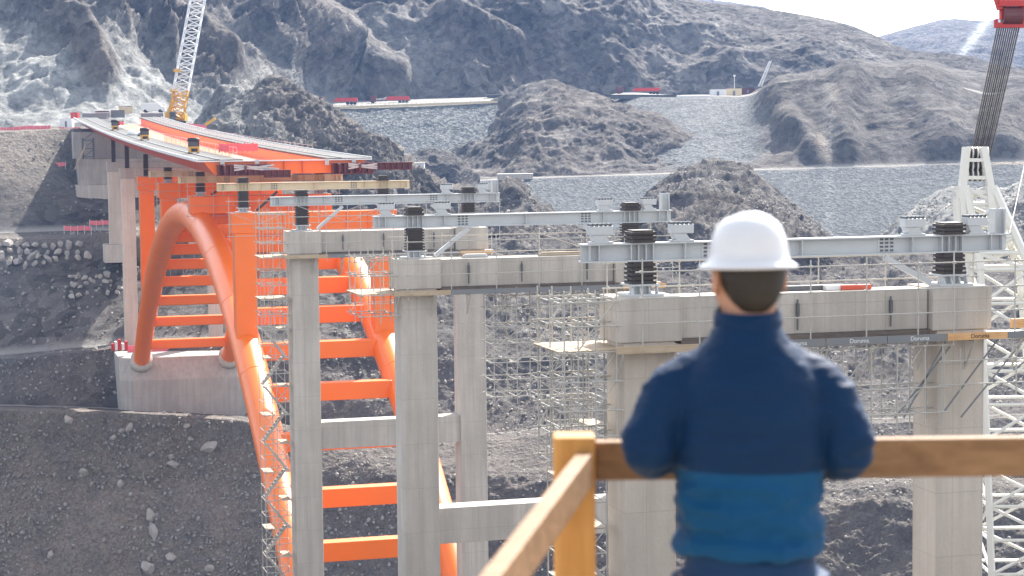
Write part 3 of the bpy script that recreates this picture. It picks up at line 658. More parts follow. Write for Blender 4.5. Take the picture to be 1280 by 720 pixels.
for k in (1, 2):
    for X, po, sd_ in ((XL-1.6, 0, 'left of the left'), (XL+1.7, 0, 'right of the left'), (XR-1.6, 0, 'left of the right'), (XR+1.15, 1, 'right of the right')):
        guide(k, X, f'pale hydraulic guide box {sd_} shim stack of the {names[k]}', 'hydraulic guide boxes', po)
guide(3, XR-1.7, 'pale hydraulic guide box on the farthest piers girder, left of its right stack', 'hydraulic guide boxes')
guide(3, XR+1.15, 'pale hydraulic guide box with end post on the girder of the farthest concrete pier', 'hydraulic guide boxes', True)
stack(7, XL, 'tall dark temporary shim tower over the orange column behind the arch', base=False, zt=-2.75, w=.36)
stack(8, XL, 'tall dark temporary shim tower over the far bank concrete column', base=False, zt=-1.6, w=.36)
stack(9, XL, 'dark temporary shim tower nearest the abutment', base=False, zt=-.75, w=.36)

# ------------------------------------------------------------------ orange tubular arch
YC, HALF, ZC, RISE = 230.3, 71.6, -9.2, 26.0
def az(Y): return ZC-RISE*((Y-YC)/HALF)**2
arch = thing('steel_arch', 'bright orange twin tube arch bridge with ladder like cross beams', 'arch', ((XL+XR)/2, YC, -38))
XA, XB = XL, XR-.15
for X in (XA, XB):
    pts = [(X, YC+HALF*1.02*t, az(YC+HALF*1.02*t)) for t in np.linspace(-1.12, .99, 90)]
    rr_ = [1.5-.32*abs(2*i/89-1)**2 for i in range(90)]
    rib = MB().tube(pts, rr_, 32).build('arch_rib', 'orange', arch, True)
    for i in range(4, 88, 7):
        a, b = Vector(pts[i]), Vector(pts[i+1]); c = a.lerp(b, .06)
        MB().tube([a, c], rr_[i]+.02, 32).build('weld_collar', 'orange', rib, True)
for i in range(-11, 11):
    t = 6.2*(i+.5); Y = YC+t
    if t > 68 or t < -69: continue
    hh = .80-.12*(t > 0); MB().box(XA+.95, XB-.95, Y-.72, Y+.72, az(Y)-hh, az(Y)+hh).build('cross_beam', 'orange', arch, bevel=.16 if t > 0 else .07)
Y = YC-70.2; MB().box(XA+.95, XB-.95, Y-.72, Y+.72, az(Y)-.8, az(Y)+.8).build('cross_beam', 'orange', arch, bevel=.07)
for k in (4, 5, 6, 7):
    Y, z = YS[k], CAP[k]
    for X in (XA, XB):
        zb = az(Y)-.2
        if zb < z-2.2:
            c = MB(); c.box(X-1.0, X+1.0, Y-1.0, Y+1.0, zb, z-1.9)
            c.build('spandrel_column', 'orange', arch, bevel=.05)
    b = MB(); b.box(XA-1.25, XB+1.25, Y-1.0, Y+1.0, z-1.9, z); bo = b.build('spandrel_cap', 'orange', arch, bevel=.05)
    for X in np.linspace(XA+1.5, XB-1.5, 6): MB().box(X-.04, X+.04, Y-1.14, Y-1.003, z-1.85, z-.05).build('rib_plate', 'orange', arch)
def foundation(Y0, Y1, zt, zb, x0, x1, label):
    b = MB(); c = 1.6
    ring = lambda z, e: [(x0+c, Y0-e, z), (x1-c, Y0-e, z), (x1, Y0+c-e, z), (x1, Y1, z), (x0, Y1, z), (x0, Y0+c-e, z)]
    b.rings([ring(zb, .0), ring(zt-3.2, 0), ring(zt, -2.2)]); o = b.build('arch_foundation', 'conc_old', None, bevel=.12)
    return tag(o, label, 'foundation')
fo = foundation(298.5, 311, -33.2, -44, 22.1, 41.0, 'large stained concrete block carrying the far feet of the orange arch')
for X in (XA, XB):
    Y = YC+HALF*.965; d = Vector((0, 1, -2*RISE*(Y-YC)/HALF**2)).normalized(); p = Vector((X, Y, az(Y)))
    o = MB().tube([p-d*.45, p+d*1.2], 1.62, 28).build('foot_collar', 'conc', fo, True)
MB().box(24, 39, 309, 309.15, -33.2, -32.2).build('edge_fence', 'pink', fo)
foundation(146, 153.5, -42.5, -49, 22.1, 41.0, 'concrete foundation block of the near arch feet at the foot of the third pier') if False else None
# far bank concrete columns
for k, nm, zb in ((8, 'tall concrete column pair rising behind the orange arch', -35.5), (9, 'shorter concrete column pair beside the abutment', -18.5)):
    root = thing('far_pier', nm, 'bridge pier', ((XL+XR)/2, YS[k], zb)); Y = YS[k]
    for X in (XL, XR): MB().box(X-1.02, X+1.02, Y-1.02, Y+1.02, zb-2, CAP[k]-1.6).build('column', 'conc_warm', root, bevel=.05)
    MB().box(XL-1.2, XR+1.2, Y-1.1, Y+1.1, CAP[k]-1.6, CAP[k]).build('cap_beam', 'conc_old', root, bevel=.05)
    if k == 9: MB().box(XL-2.0, XL+3, Y-2.5, Y+2.5, zb-3, zb).build('footing', 'conc', root)
ab = thing('abutment', 'stained concrete abutment block under the far end of the deck', 'abutment', (31.5, 396, -11))
MB().box(21.6, 42, 392, 404, -12.5, -9.6).build('footing', 'conc', ab)
MB().box(22.2, 41.5, 393.5, 403, -9.6, -4.6).build('front_wall', 'conc_old', ab, bevel=.05)
MB().box(21.6, 42, 399, 404, -4.6, .6).build('back_wall', 'conc_old', ab, bevel=.05)
tr = MB()
for x in (23.2, 25.2):
    for y in (394, 396): tr.bar((x, y, -4.6), (x, y, -.6), .22)
for z in (-4.2, -2.6, -1): tr.bar((23.2, 394, z), (25.2, 394, z), .15); tr.bar((23.2, 394, z), (25.2, 394, z+1.5), .12)
tr.build('support_tower', 'darkgrey', ab)
MB().bar((21.5, 392.6, -6.5), (23.6, 392.8, -2), .3).build('raking_prop', 'plank', ab)

# ------------------------------------------------------------------ deck: open-topped orange steel box with two slab strips
D0, D1 = 203.6, 424.0
def zb(Y): s = (Y-D0)*.964; return -4.15+.0165*s+.00006*s*s
deck = thing('bridge_deck', 'red orange steel box deck with two pale slab strips, launched out from the far abutment', 'bridge deck', (32, D0, -4.2))
YY = list(np.linspace(D0, D1, 46)); HB = 1.32
def strip(prof, name, mat, par=deck):          # prof(Y) -> closed ring of (x,z)
    return MB().rings([[(x, Y, z) for x, z in prof(Y)] for Y in YY]).build(name, mat, par)
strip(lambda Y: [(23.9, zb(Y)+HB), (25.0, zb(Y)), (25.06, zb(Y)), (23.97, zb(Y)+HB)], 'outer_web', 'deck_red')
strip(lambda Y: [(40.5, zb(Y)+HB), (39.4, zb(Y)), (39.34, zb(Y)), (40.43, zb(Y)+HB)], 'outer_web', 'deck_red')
strip(lambda Y: [(25.06, zb(Y)), (39.34, zb(Y)), (39.34, zb(Y)+.06), (25.06, zb(Y)+.06)], 'bottom_plate', 'orange')
strip(lambda Y: [(27.6, zb(Y)+.063), (27.66, zb(Y)+.063), (27.66, zb(Y)+HB), (27.6, zb(Y)+HB)], 'inner_web', 'orange')
strip(lambda Y: [(36.9, zb(Y)+.063), (36.96, zb(Y)+.063), (36.96, zb(Y)+HB), (36.9, zb(Y)+HB)], 'inner_web', 'orange')
strip(lambda Y: [(23.3, zb(Y)+HB+.003), (27.9, zb(Y)+HB+.003), (27.9, zb(Y)+HB+.22), (23.3, zb(Y)+HB+.17)], 'slab_strip', 'slab')
strip(lambda Y: [(36.6, zb(Y)+HB+.003), (41.1, zb(Y)+HB+.003), (41.1, zb(Y)+HB+.17), (36.6, zb(Y)+HB+.22)], 'slab_strip', 'slab')
strip(lambda Y: [(23.2, zb(Y)+HB-.02), (23.3, zb(Y)+HB-.02), (23.3, zb(Y)+HB+.3), (23.2, zb(Y)+HB+.3)], 'edge_plate', 'whitebox')
strip(lambda Y: [(41.1, zb(Y)+HB-.02), (41.2, zb(Y)+HB-.02), (41.2, zb(Y)+HB+.3), (41.1, zb(Y)+HB+.3)], 'edge_plate', 'whitebox')
strip(lambda Y: [(25.2, zb(Y)+HB+.23), (25.5, zb(Y)+HB+.23), (25.5, zb(Y)+HB+.27), (25.2, zb(Y)+HB+.27)], 'track', 'darkgrey')
strip(lambda Y: [(37.9, zb(Y)+HB+.23), (38.1, zb(Y)+HB+.23), (38.1, zb(Y)+HB+.27), (37.9, zb(Y)+HB+.27)], 'track', 'darkgrey')
z = zb(D0)
MB().quad([(24.9, D0-.03, z+.02), (39.5, D0-.03, z+.02), (40.55, D0-.03, z+HB-.02), (23.85, D0-.03, z+HB-.02)]).quad([(23.85, D0-.09, z+HB-.02), (40.55, D0-.09, z+HB-.02), (39.5, D0-.09, z+.02), (24.9, D0-.09, z+.02)]).build('end_diaphragm', 'orange', deck)
MB().box(23.3, 41.1, D0-.5, D0-.1, z+HB-.02, z+HB+.1).build('end_flange', 'whitebox', deck)
e = MB()
for X in (30.2, 32, 33.9): e.box(X-.03, X+.03, D0-.3, D0-.093, z+.05, z+HB-.03)
e.build('diaphragm_stiffener', 'deck_red', deck)
for X in (25.7, 29.2, 36.4, 39.2):
    MB().box(X-.22, X+.22, D0-.55, D0-.52, z+HB-.5, z+HB+.16).build('lifting_bracket', 'steel', deck)
for x0, x1, lo in ((25.2, 30.4, 2.5), (36.9, 41.2, 2.5)):    # maroon launching noses
    nose = MB()
    for X in (x0+.5, x0+2.6):
        nose.hexa([(X-.08, D0-lo, z+.2), (X+.08, D0-lo, z+.2), (X+.08, D0-.1, z-.05), (X-.08, D0-.1, z-.05), (X-.08, D0-lo, z+.95), (X+.08, D0-lo, z+.95), (X+.08, D0-.1, z+1.0), (X-.08, D0-.1, z+1.0)])
    n = nose.build('launching_nose', 'maroon', deck)
    fr = MB()
    for X in np.arange(x0, x1, .62): fr.box(X-.1, X+.1, D0-1.35, D0-.72, z-.1, z+.98)
    fr.box(x0-.2, x1+.1, D0-1.3, D0-.72, z+.95, z+1.05); fr.box(x0-.2, x1+.1, D0-1.3, D0-.72, z-.12, z-.02); fr.box(x0, x1, D0-.95, D0-.85, z-.02, z+.95); fr.build('nose_frame', 'maroon', n)
    br = MB(); br.bar((x0+1.5, D0-1.7, z+.95), (x1+.8, D0-2.2, z+.55), .16); br.bar((x0+1.5, D0-1.7, z+.45), (x1+.3, D0-2.2, z+.95), .16); br.bar((x0+1.5, D0-1.7, z+.75), (x1+.8, D0-2.2, z+.35), .16); br.build('nose_bracing', 'steel', n)
for xa, xb, za in ((41.3, 44.9, .35), (29.6, 32.3, -.25)):
    q = MB(); q.box(xa, xb, D0-2.4, D0-2.3, z+za, z+za+.62); q.box(xa, xb, D0-2.7, D0-2.0, z+za-.08, z+za); q.box(xa, xb, D0-2.7, D0-2.0, z+za+.62, z+za+.7)
    for X in np.arange(xa+.2, xb, .6): q.box(X, X+.1, D0-2.68, D0-2.4, z+za, z+za+.62)
    q.build('nose_beam', 'maroon', deck)
def deck_rail(X, Ya, Yb, lab, nm):
    r = MB(); n = int((Yb-Ya)/3)
    for i in range(n+1): Y = Ya+(Yb-Ya)*i/n; zz = zb(Y)+HB+.2; r.tube([(X, Y, zz), (X, Y, zz+1.1)], .025, 5)
    for h in (.55, 1.1): r.tube([(X, Y, zb(Y)+HB+.2+h) for Y in np.linspace(Ya, Yb, 20)], .02, 5)
    r.build('guard_rail', 'steel', deck)
deck_rail(27.8, D0+4, D0+190, '', ''); deck_rail(36.7, D0+10, D0+190, '', '')
nt_ = MB()
for i in range(60):
    Y = D0+8+i*1.2; nt_.box(27.75, 27.78, Y, Y+.12, zb(Y)+HB+.2, zb(Y)+HB+1.2); nt_.hexa([(27.752, Y, zb(Y)+HB+1.1), (27.778, Y, zb(Y)+HB+1.1), (27.778, Y+1.32, zb(Y+1.32)+HB+1.1), (27.752, Y+1.32, zb(Y+1.32)+HB+1.1), (27.752, Y, zb(Y)+HB+1.16), (27.778, Y, zb(Y)+HB+1.16), (27.778, Y+1.32, zb(Y+1.32)+HB+1.16), (27.752, Y+1.32, zb(Y+1.32)+HB+1.16)])
nt_.build('safety_net', 'orange', deck)

def machine(x, Y, label, grp='yellow machines along the deck'):
    z = zb(Y)+HB+.23; root = thing('generator', label, 'machine', (x, Y, z), grp)
    MB().box(x-.55, x+.55, Y-.8, Y+.8, z+.1, z+.75).build('body', 'yellow', root, bevel=.05)
    c = MB()
    for dx in (-.5, .5):
        for dy in (-.7, .7): c.bar((x+dx, Y+dy, z), (x+dx, Y+dy, z+1.35), .1)
    c.build('frame', 'black', root)
    MB().tube([(x, Y, z+1.35), (x, Y, z+1.75)], [.72, .62], 18).build('drum', 'black', root, True)
    MB().box(x-.5, x+.5, Y-.5, Y+.5, z+.75, z+1.35).build('engine', 'darkgrey', root)
    MB().box(x-.35, x+.35, Y-.84, Y-.803, z+.2, z+.55).build('panel', 'black', root)
for px_, py_, l in ((242, 178, 'black and yellow machine with round drum nearest the deck front'), (181, 170, 'black and yellow machine halfway along the deck, second from the front'), (144, 157, 'black and yellow machine nearest the abutment')):
    Y = {242: 228, 181: 290, 144: 345}[px_]
    P = pxY(px_, py_+8, Y); machine(P.x, Y, l)
def tarp(x, Y, s, label, mat='whitebox'):
    z = zb(Y)+HB+.2; rg = []
    for h, w in ((0, 1.0), (.4, .95), (.75, .8), (.95, .45)): rg.append([(x+s*1.3*w*math.cos(a)*(1+.1*math.sin(3*a+h*5)), Y+s*2*w*math.sin(a), z+s*h*(1+.15*math.sin(2*a))) for a in np.linspace(0, 2*math.pi, 16, endpoint=False)])
    o = MB().rings(rg).build('tarped_pile', mat, None, True); tag(o, label, 'pile')
tarp(26.4, 318, .75, 'white sheeted pile of materials on the left slab strip of the deck'); tarp(27.3, 312, .6, 'grey blue sheeted pile beside the white pile on the deck', 'grey')
tarp(27.2, 352, .6, 'small white bundle farther back on the left slab strip')
def crate(P, sx, sy, sz, label, name, cat, mat, trim='darkgrey'):
    r = thing(name, label, cat, P); x, y, z = P
    MB().box(x-sx/2, x+sx/2, y-sy/2, y+sy/2, z, z+sz).build('body', mat, r, bevel=.03)
    t = MB(); t.box(x-sx/2-.04, x+sx/2+.04, y-sy/2-.04, y+sy/2+.04, z+sz, z+sz+.08); t.build('lid', trim, r); 
    c = MB()
    for i in np.arange(-sx/2+.15, sx/2, .35): c.box(x+i, x+i+.08, y-sy/2-.05, y-sy/2-.003, z+.05, z+sz-.05)
    c.build('corrugation', mat, r)
for x, Y, l in ((27.2, 362, 'red tool crate on the deck beside the farthest machine'), (28.0, 366, 'second red tool crate behind the first near the abutment')): crate((x, Y, zb(Y)+HB+.2), 1.5, 1.2, 1.0, l, 'tool_crate', 'crate', 'red')
cl = MB()
for i in range(12): a = .3*i; cl.tube([(37.0+.3*(i % 4), 232+.4*i, zb(232)+HB+.3+.12*(i % 3)), (38.2+.2*(i % 3), 233+.4*i, zb(232)+HB+.3+.1*(i % 3))], .12, 6)
P = pxY(298, 184, 214)
pk = MB(); [pk.box(P.x-2.1+i*.3, P.x-1.95+i*.3, 213.9, 214.0, P.z-.55+.1*(i % 2), P.z+.5-.1*(i % 3)) for i in range(14)]; pk.box(P.x-2.1, P.x+2.1, 213.95, 214.05, P.z-.4, P.z+.35)
tag(pk.build('mesh_barrier', 'pink'), 'bright pink mesh barrier standing in the deck trough near its front', 'barrier')
# ------------------------------------------------------------------ scaffolding
TR = .03
def scaffold(label, grp, xs_, ys_, zs_, braces=True, planks=(), plank_mat='plank', skip=0.0, hang=0.0, seed=1, rails=True, loc=None, diag_step=1):
    rng = random.Random(seed)
    root = thing('scaffold', label, 'scaffolding', (xs_[0], ys_[0], zs_[0]), grp)
    for x in xs_:
        for y in ys_:
            jx = rng.uniform(-.05, .05); top = zs_[-1]+rng.uniform(.1, .5); bot = zs_[0]-rng.uniform(0, .5)-hang*rng.random()
            MB().tube([(x+jx, y, bot), (x+jx, y, top)], TR, 6).build('standard', 'galv', root)
    for z in zs_:
        for y in ys_:
            m = MB()
            m.tube([(xs_[0]-.25, y-.06, z), (xs_[-1]+.25, y-.06, z+rng.uniform(-.02, .02))], TR, 6)
            for x in xs_: m.box(x-.06, x+.06, y-.07, y+.05, z-.05, z+.05)
            m.build('ledger', 'galv', root)
    if len(ys_) > 1:
        for z in zs_:
            for x in xs_:
                if rng.random() > skip: MB().tube([(x+.06, ys_[0], z-.06), (x+.06, ys_[-1], z-.06)], TR*.9, 6).build('transom', 'galv', root)
    if braces:
        for i in range(0, len(xs_)-1, diag_step):
            for j in range(len(zs_)-1):
                if rng.random() < braces:
                    a, b = ((xs_[i], zs_[j]), (xs_[i+1], zs_[j+1])) if rng.random() < .65 else ((xs_[i+1], zs_[j]), (xs_[i], zs_[j+1]))
                    y = ys_[rng.randrange(len(ys_))]
                    MB().tube([(a[0], y+.07, a[1]), (b[0], y+.07, b[1])], TR*.85, 6).build('diagonal_brace', 'galv', root)
    for z in planks:
        w = (ys_[-1]-ys_[0]); n = max(1, int(w/.28)); xc = xs_[0]-.2
        while xc < xs_[-1]:
            L = min(rng.uniform(2.2, 3.4), xs_[-1]+.3-xc)
            m = MB()
            for i in range(n): m.box(xc, xc+L-.03, ys_[0]+.05+i*w/n, ys_[0]+.05+(i+.93)*w/n, z+.035, z+.075)
            m.build('plank', plank_mat, root); xc += L
    return root
def stair_tower(label, x0, x1, y0, y1, ztop, zbot, step=2.0, grp='scaffold stair towers'):
    root = thing('stair_tower', label, 'stair tower', ((x0+x1)/2, (y0+y1)/2, zbot), grp)
    for x in (x0, (x0+x1)/2, x1):
        for y in (y0, y1): MB().tube([(x, y, zbot), (x, y, ztop+1)], TR, 6).build('standard', 'galv', root)
    z = ztop; i = 0
    while z > zbot+step:
        for zz in (z, z+1.0):
            l = MB(); l.tube([(x0, y0, zz), (x1, y0, zz)], TR, 6); l.tube([(x0, y1, zz), (x1, y1, zz)], TR, 6); l.tube([(x0, y0, zz), (x0, y1, zz)], TR, 6); l.tube([(x1, y0, zz), (x1, y1, zz)], TR, 6)
            l.build('ledger', 'galv', root)
        a, b = (x0+.15, x1-.15) if i % 2 == 0 else (x1-.15, x0+.15); yy = y0+.45 if i % 2 == 0 else y1-.45
        f = MB(); f.bar((a, yy-.35, z), (b, yy-.35, z-step), .06, .16); f.bar((a, yy+.35, z), (b, yy+.35, z-step), .06, .16)
        for k in range(9):
            t = (k+.5)/9; f.box(a+(b-a)*t-.12, a+(b-a)*t+.12, yy-.34, yy+.34, z-step*t-.02, z-step*t+.02)
        f.tube([(a, yy-.4, z+.95), (b, yy-.4, z-step+.95)], .025, 6)
        f.build('stair_flight', 'galv', root)
        p = MB(); xe = x0+.02 if i % 2 else x1-.7; p.box(xe, xe+.68, y0+.03, y1-.03, z-.05, z); p.build('landing', 'plank', root)
        MB().tube([(x0, y0-.05, z), (x1, y0-.05, z-step)] if i % 2 else [(x1, y0-.05, z), (x0, y0-.05, z-step)], TR*.8, 6).build('diagonal_brace', 'galv', root)
        z -= step; i += 1
    return root
def soffit_platform(k, label):                # formwork and bracket decks hung under the cap beam
    Y, zc = YS[k], CAP[k]; zz = zc-1.72; root = thing('work_platform', label, 'work platform', ((XL+XR)/2, Y, zz-.4), 'formwork platforms under the cap beams')
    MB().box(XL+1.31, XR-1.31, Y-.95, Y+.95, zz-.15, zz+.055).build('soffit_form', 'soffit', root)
    for yy in (Y-1.55, Y+1.5):
        MB().box(XL-1.5, XR+2.3, yy-.55, yy+.4, zz-.26, zz-.2).build('deck_boards', 'plank', root)
    for xa, xb, mt in ((XL-1.7, XL+1.6, 'plank'), (XL+1.63, XL+4.2, 'grey'), (XL+4.23, XL+6.8, 'grey'), (XL+6.83, XL+9.4, 'grey'), (XL+9.43, XR-1.2, 'grey'), (XR-1.17, XR+1.45, 'wood_form'), (XR+1.48, XR+2.6, 'grey')):
        o = MB().box(xa, xb, Y-2.16, Y-2.1, zz-.3, zz-.02).build('toe_board', mt, root)
        if k == 1 and (xa > XL+4 and xb < XR+1.46):
            c = bpy.data.curves.new('lettering', 'FONT'); c.body = 'Doruma'; c.size = .24; c.extrude = .004; c.align_x = 'CENTER'
            t = bpy.data.objects.new('tmp', c); COL.objects.link(t); bpy.context.view_layer.update()
            me = bpy.data.meshes.new_from_object(t.evaluated_get(bpy.context.evaluated_depsgraph_get())); bpy.data.objects.remove(t)
            me.transform(Matrix.Translation(((xa+xb)/2, Y-2.166, zz-.235))@Matrix.Rotation(R(90), 4, 'X')@Matrix.Shear('XY', 4, (.15, 0)) if False else Matrix.Translation(((xa+xb)/2+.1, Y-2.166, zz-.235))@Matrix.Rotation(R(90), 4, 'X'))
            me.materials.clear(); me.materials.append(M['black' if mt == 'wood_form' else 'whitebox'])
            w = bpy.data.objects.new('lettering', me); COL.objects.link(w); w.parent = o; me.transform(Matrix.Translation(-root.location))
    for i, X in enumerate(np.linspace(XL-1.4, XR+2.2, 9)):
        b = MB(); b.bar((X, Y-2.05, zz-.34), (X, Y-.9, zz-.34), .08, .1); b.bar((X, Y-2.0, zz-.36), (X, Y-1.2, zz-1.5), .07); b.tube([(X, Y-1.2, zz-1.6), (X, Y-1.2, zz-.3)], .035, 6); b.build('bracket', 'galv', root)
    return root
soffit_platform(1, 'formwork deck under the nearest cap beam, with lettered grey boards and one orange timber board')
soffit_platform(2, 'dark formwork deck under the middle cap beam')
soffit_platform(3, 'dark formwork deck under the farthest concrete cap beam')
Y = YS[1]; z0 = CAP[1]-1.95
scaffold('silvery tube scaffold with guard rails in front of the nearest cap beam', 'tube scaffolds around the piers', [24.6, 26.9, 29.2, 31.5, 33.8, 36.1, 37.6, 40.3, 41.6], [Y-2.05], [z0, z0+1.05, z0+2.0, z0+3.0], braces=0, seed=2)
scaffold('silvery tube scaffold standing behind the nearest cap beam', 'tube scaffolds around the piers', [24.6, 27.6, 30.6, 33.6, 36.6, 40.6], [Y+2.0], [z0, z0+1.1, z0+2.1, z0+3.1], braces=.2, seed=3)
scaffold('trussed tube scaffold hanging under the right half of the nearest cap beam', 'tube scaffolds around the piers', [31.6, 32.9, 34.1, 35.2, 36.4, 37.2], [Y-1.9, Y-.6], [z0-2.9, z0-1.9, z0-.25], braces=.95, seed=4, hang=.6)
r_ = scaffold('tube scaffold with raking props on the right column of the nearest pier', 'tube scaffolds around the piers', [37.25, 37.95, 40.4, 41.6], [Y-1.9], [z0-1.85, z0-.9], braces=0, seed=5, hang=.6)
for a, b in (((37.3, -3.0), (39.7, -.15)), ((38.1, -3.2), (40.9, -.15)), ((35.6, -3.1), (37.4, -.15)), ((35.2, -3.1), (37.6, -.35)), ((40.4, -1.4), (42.3, -.2)), ((40.9, -1.7), (42.6, -.6))):
    MB().bar((a[0], Y-1.75, z0+a[1]), (b[0], Y-1.75, z0+b[1]), .045, .06).build('raking_prop', 'grey', r_)
scaffold('dense bay scaffold beside the left end of the nearest cap beam', 'tube scaffolds around the piers', [21.6, 22.15, 22.9, 23.7], [Y-1.8, Y-.2, Y+1.6], [z0-4.3, z0-3.2, z0-2.2, z0-1.1, z0, z0+1.0, z0+1.9], braces=.95, planks=(z0,), seed=6)
stair_tower('tall scaffold stair tower left of the nearest pier, partly behind the wooden post', 21.9, 23.75, Y-.3, Y+1.5, z0-3.0, -23.5, 2.0)
t_ = MB().box(40.5, 42.2, Y-1.5, Y-1.3, z0+.25, z0+.62).build('timber_bundle', 'wood_form'); tag(t_, 'orange timber beam end lying on the scaffold right of the nearest cap', 'timber')
for x0, x1, yo, l, mt in ((31.2, 33.9, .15, 'dark steel channel lying on top of the nearest cap beam beside the helmet', 'darkgrey'), (33.6, 34.9, -.3, 'rusty brown plate lying on the right half of the nearest cap beam', 'deck_red'), (33.0, 34.4, -.2, 'white plank lying on the nearest cap beam', 'whitebox')):
    b = MB().box(x0, x1, Y+yo, Y+yo+.35, CAP[1]-.05, CAP[1]+.14); o = b.build('loose_beam', mt); tag(o, l, 'beam')
for x0, x1, yo, l, mt in ((32.6, 35.6, -.5, 'stack of pale planks lying on the right half of the middle cap beam', 'plank'), (35.3, 37.0, .1, 'short brown timber lying on the middle cap beam near its right end', 'wood_form'), (28.0, 29.6, -.4, 'flat blue grey plate on the middle cap beam right of its left stack', 'steel')):
    q = MB()
    for w in range(3): q.box(x0+.1*w, x1-.07*w, YS[2]+yo, YS[2]+yo+.3, CAP[2]-.05+.07*w, CAP[2]+.03+.07*w)
    tag(q.build('loose_planks', mt), l, 'planks')
Y = YS[2]; z0 = CAP[2]-1.95
scaffold('silvery tube scaffold with guard rails in front of the middle cap beam', 'tube scaffolds around the piers', [24.4, 27, 29.6, 32.2, 34.8, 37.4, 40.4], [Y-2.05], [z0, z0+1.1, z0+2.1, z0+3.0], braces=0, seed=12)
scaffold('silvery tube scaffold behind the middle cap beam', 'tube scaffolds around the piers', [24.4, 27.4, 30.4, 33.4, 36.4, 40.4], [Y+2.0], [z0, z0+1.1, z0+2.1, z0+3.1], braces=.3, seed=13)
scaffold('bay scaffold beside the left end of the middle cap beam', 'tube scaffolds around the piers', [21.8, 22.9, 23.8], [Y-1.7, Y+.2, Y+1.9], [z0-1.2, z0, z0+1.1, z0+2.1], braces=.6, planks=(z0,), seed=14)
scaffold('tall bay scaffold filling the gap under the right part of the middle cap beam', 'tube scaffolds around the piers', [29.6, 31.0, 32.4, 33.8, 35.2, 36.6], [Y-1.2, Y+1.0], [z0-6.2, z0-5.2, z0-4.2, z0-3.1, z0-2.1, z0-1.1, z0-.3], braces=.9, seed=15, hang=1.0)
Y = YS[3]; z0 = CAP[3]-1.95
scaffold('silvery tube scaffold in front of the farthest concrete cap beam', 'tube scaffolds around the piers', [24.2, 26.8, 29.4, 32, 34.6, 37.2, 40.4], [Y-2.05], [z0, z0+1.1, z0+2.1, z0+3.1, z0+4.1], braces=.15, seed=22)
scaffold('tall bay scaffold left of the farthest concrete pier, in front of the orange cap', 'tube scaffolds around the piers', [22.0, 22.8, 23.7], [Y-1.5, Y+.3, Y+1.8], [z0-5.5, z0-4.3, z0-3.2, z0-2.1, z0-1, z0, z0+1.1, z0+2.2, z0+3.3], braces=.5, planks=(z0, z0-3.2), seed=23)
stair_tower('tall scaffold stair tower left of the farthest concrete pier, in front of the arch rib', 21.9, 23.9, Y-1.0, Y+1.2, z0-5.5, -41, 2.2)
scaffold('bay scaffold hanging in front of the right arch rib by the farthest concrete pier', 'tube scaffolds around the piers', [29.6, 31.2, 32.8, 34.4], [Y+1.5, Y+3.2], [z0-4, z0-2.9, z0-1.8, z0-.7, z0+.2], braces=.6, seed=24)
scaffold('bay scaffold around the right column of the farthest concrete pier', 'tube scaffolds around the piers', [37.2, 38.6, 40.2, 41.4], [Y-2.0], [z0-4.2, z0-3.1, z0-2, z0-.9], braces=.6, seed=25, hang=.8)
for k, sd_ in ((4, 'first orange arch support'), (5, 'crown support'), (6, 'support behind the crown'), (7, 'rear orange support')):
    Y = YS[k]; z0 = CAP[k]-2.1
    scaffold(f'thin tube scaffold in front of the orange cap of the {sd_}', 'tube scaffolds on the orange caps', list(np.linspace(XL-1.6, XR+1.8, 7)), [Y-1.8], [z0, z0+1.1, z0+2.2, z0+3.2], braces=.25, seed=30+k)
scaffold('thin tube scaffold between the far columns and the rear orange support', 'tube scaffolds on the orange caps', [26.6, 28.2, 30, 31.6], [YS[7]-1.6], [-20, -17.5, -15, -12.5, -10, -8], braces=.5, seed=39)

# ------------------------------------------------------------------ lattice helpers and cranes
def lattice(mb, a4, b4, n, r, rd, chords=True):
    """a4, b4: four corner points at each end"""
    a4 = [Vector(p) for p in a4]; b4 = [Vector(p) for p in b4]
    if chords:
        for a, b in zip(a4, b4): mb.tube([a, b], r, 6)
    for i in range(n):
        t0, t1 = i/n, (i+1)/n
        for k in range(4):
            p, q = a4[k].lerp(b4[k], t0), a4[(k+1) % 4].lerp(b4[(k+1) % 4], t1)
            p2, q2 = a4[(k+1) % 4].lerp(b4[(k+1) % 4], t0), a4[k].lerp(b4[k], t1)
            if (i+k) % 2: mb.tube([p, q], rd, 5)
            else: mb.tube([p2, q2], rd, 5)
            mb.tube([p, p2], rd, 5)
def quadc(c, w, h, rt=None): 
    rt = rt or r0; f = Vector((0, 0, 1)).cross(rt); c = Vector(c)
    return [c-rt*w/2-f*h/2, c+rt*w/2-f*h/2, c+rt*w/2+f*h/2, c-rt*w/2+f*h/2]
# white crane at right
dC = 112.0; hw = dC/FP
base = px(1290, 1010, dC+2)
wc = thing('lattice_crane', 'white lattice crane mast at right with sheave head, fan of ropes and red upper block', 'crane', base)
m = MB(); lo = quadc(px(1291, 1000, dC), 104*hw, 4.2); mid = quadc(px(1250, 335, dC), 62*hw, 2.6); neck = quadc(px(1221, 235, dC), 34*hw, 1.6)
lattice(m, lo, mid, 16, .2, .1); m.build('mast_section', 'white', wc)
m = MB(); lattice(m, mid, neck, 5, .26, .12); m.build('mast_section', 'white', wc)
m = MB()                                       # box cheeks of the head
for xa, xb, xt in ((1206, 1203, 1211), (1236, 1238, 1229)):
    for dd in (-.8, .8):
        m.bar(px(xa+(2 if xa < 1220 else 8), 300, dC+dd), px(xb, 232, dC+dd), .62, .45); m.bar(px(xb, 234, dC+dd), px(xt if xa > 1220 else 1208, 184, dC+dd), .4, .3)
    m.bar(px(xb, 232, dC-.8), px(xb, 232, dC+.8), .3); m.bar(px(xt, 186, dC-.8), px(xt, 186, dC+.8), .25)
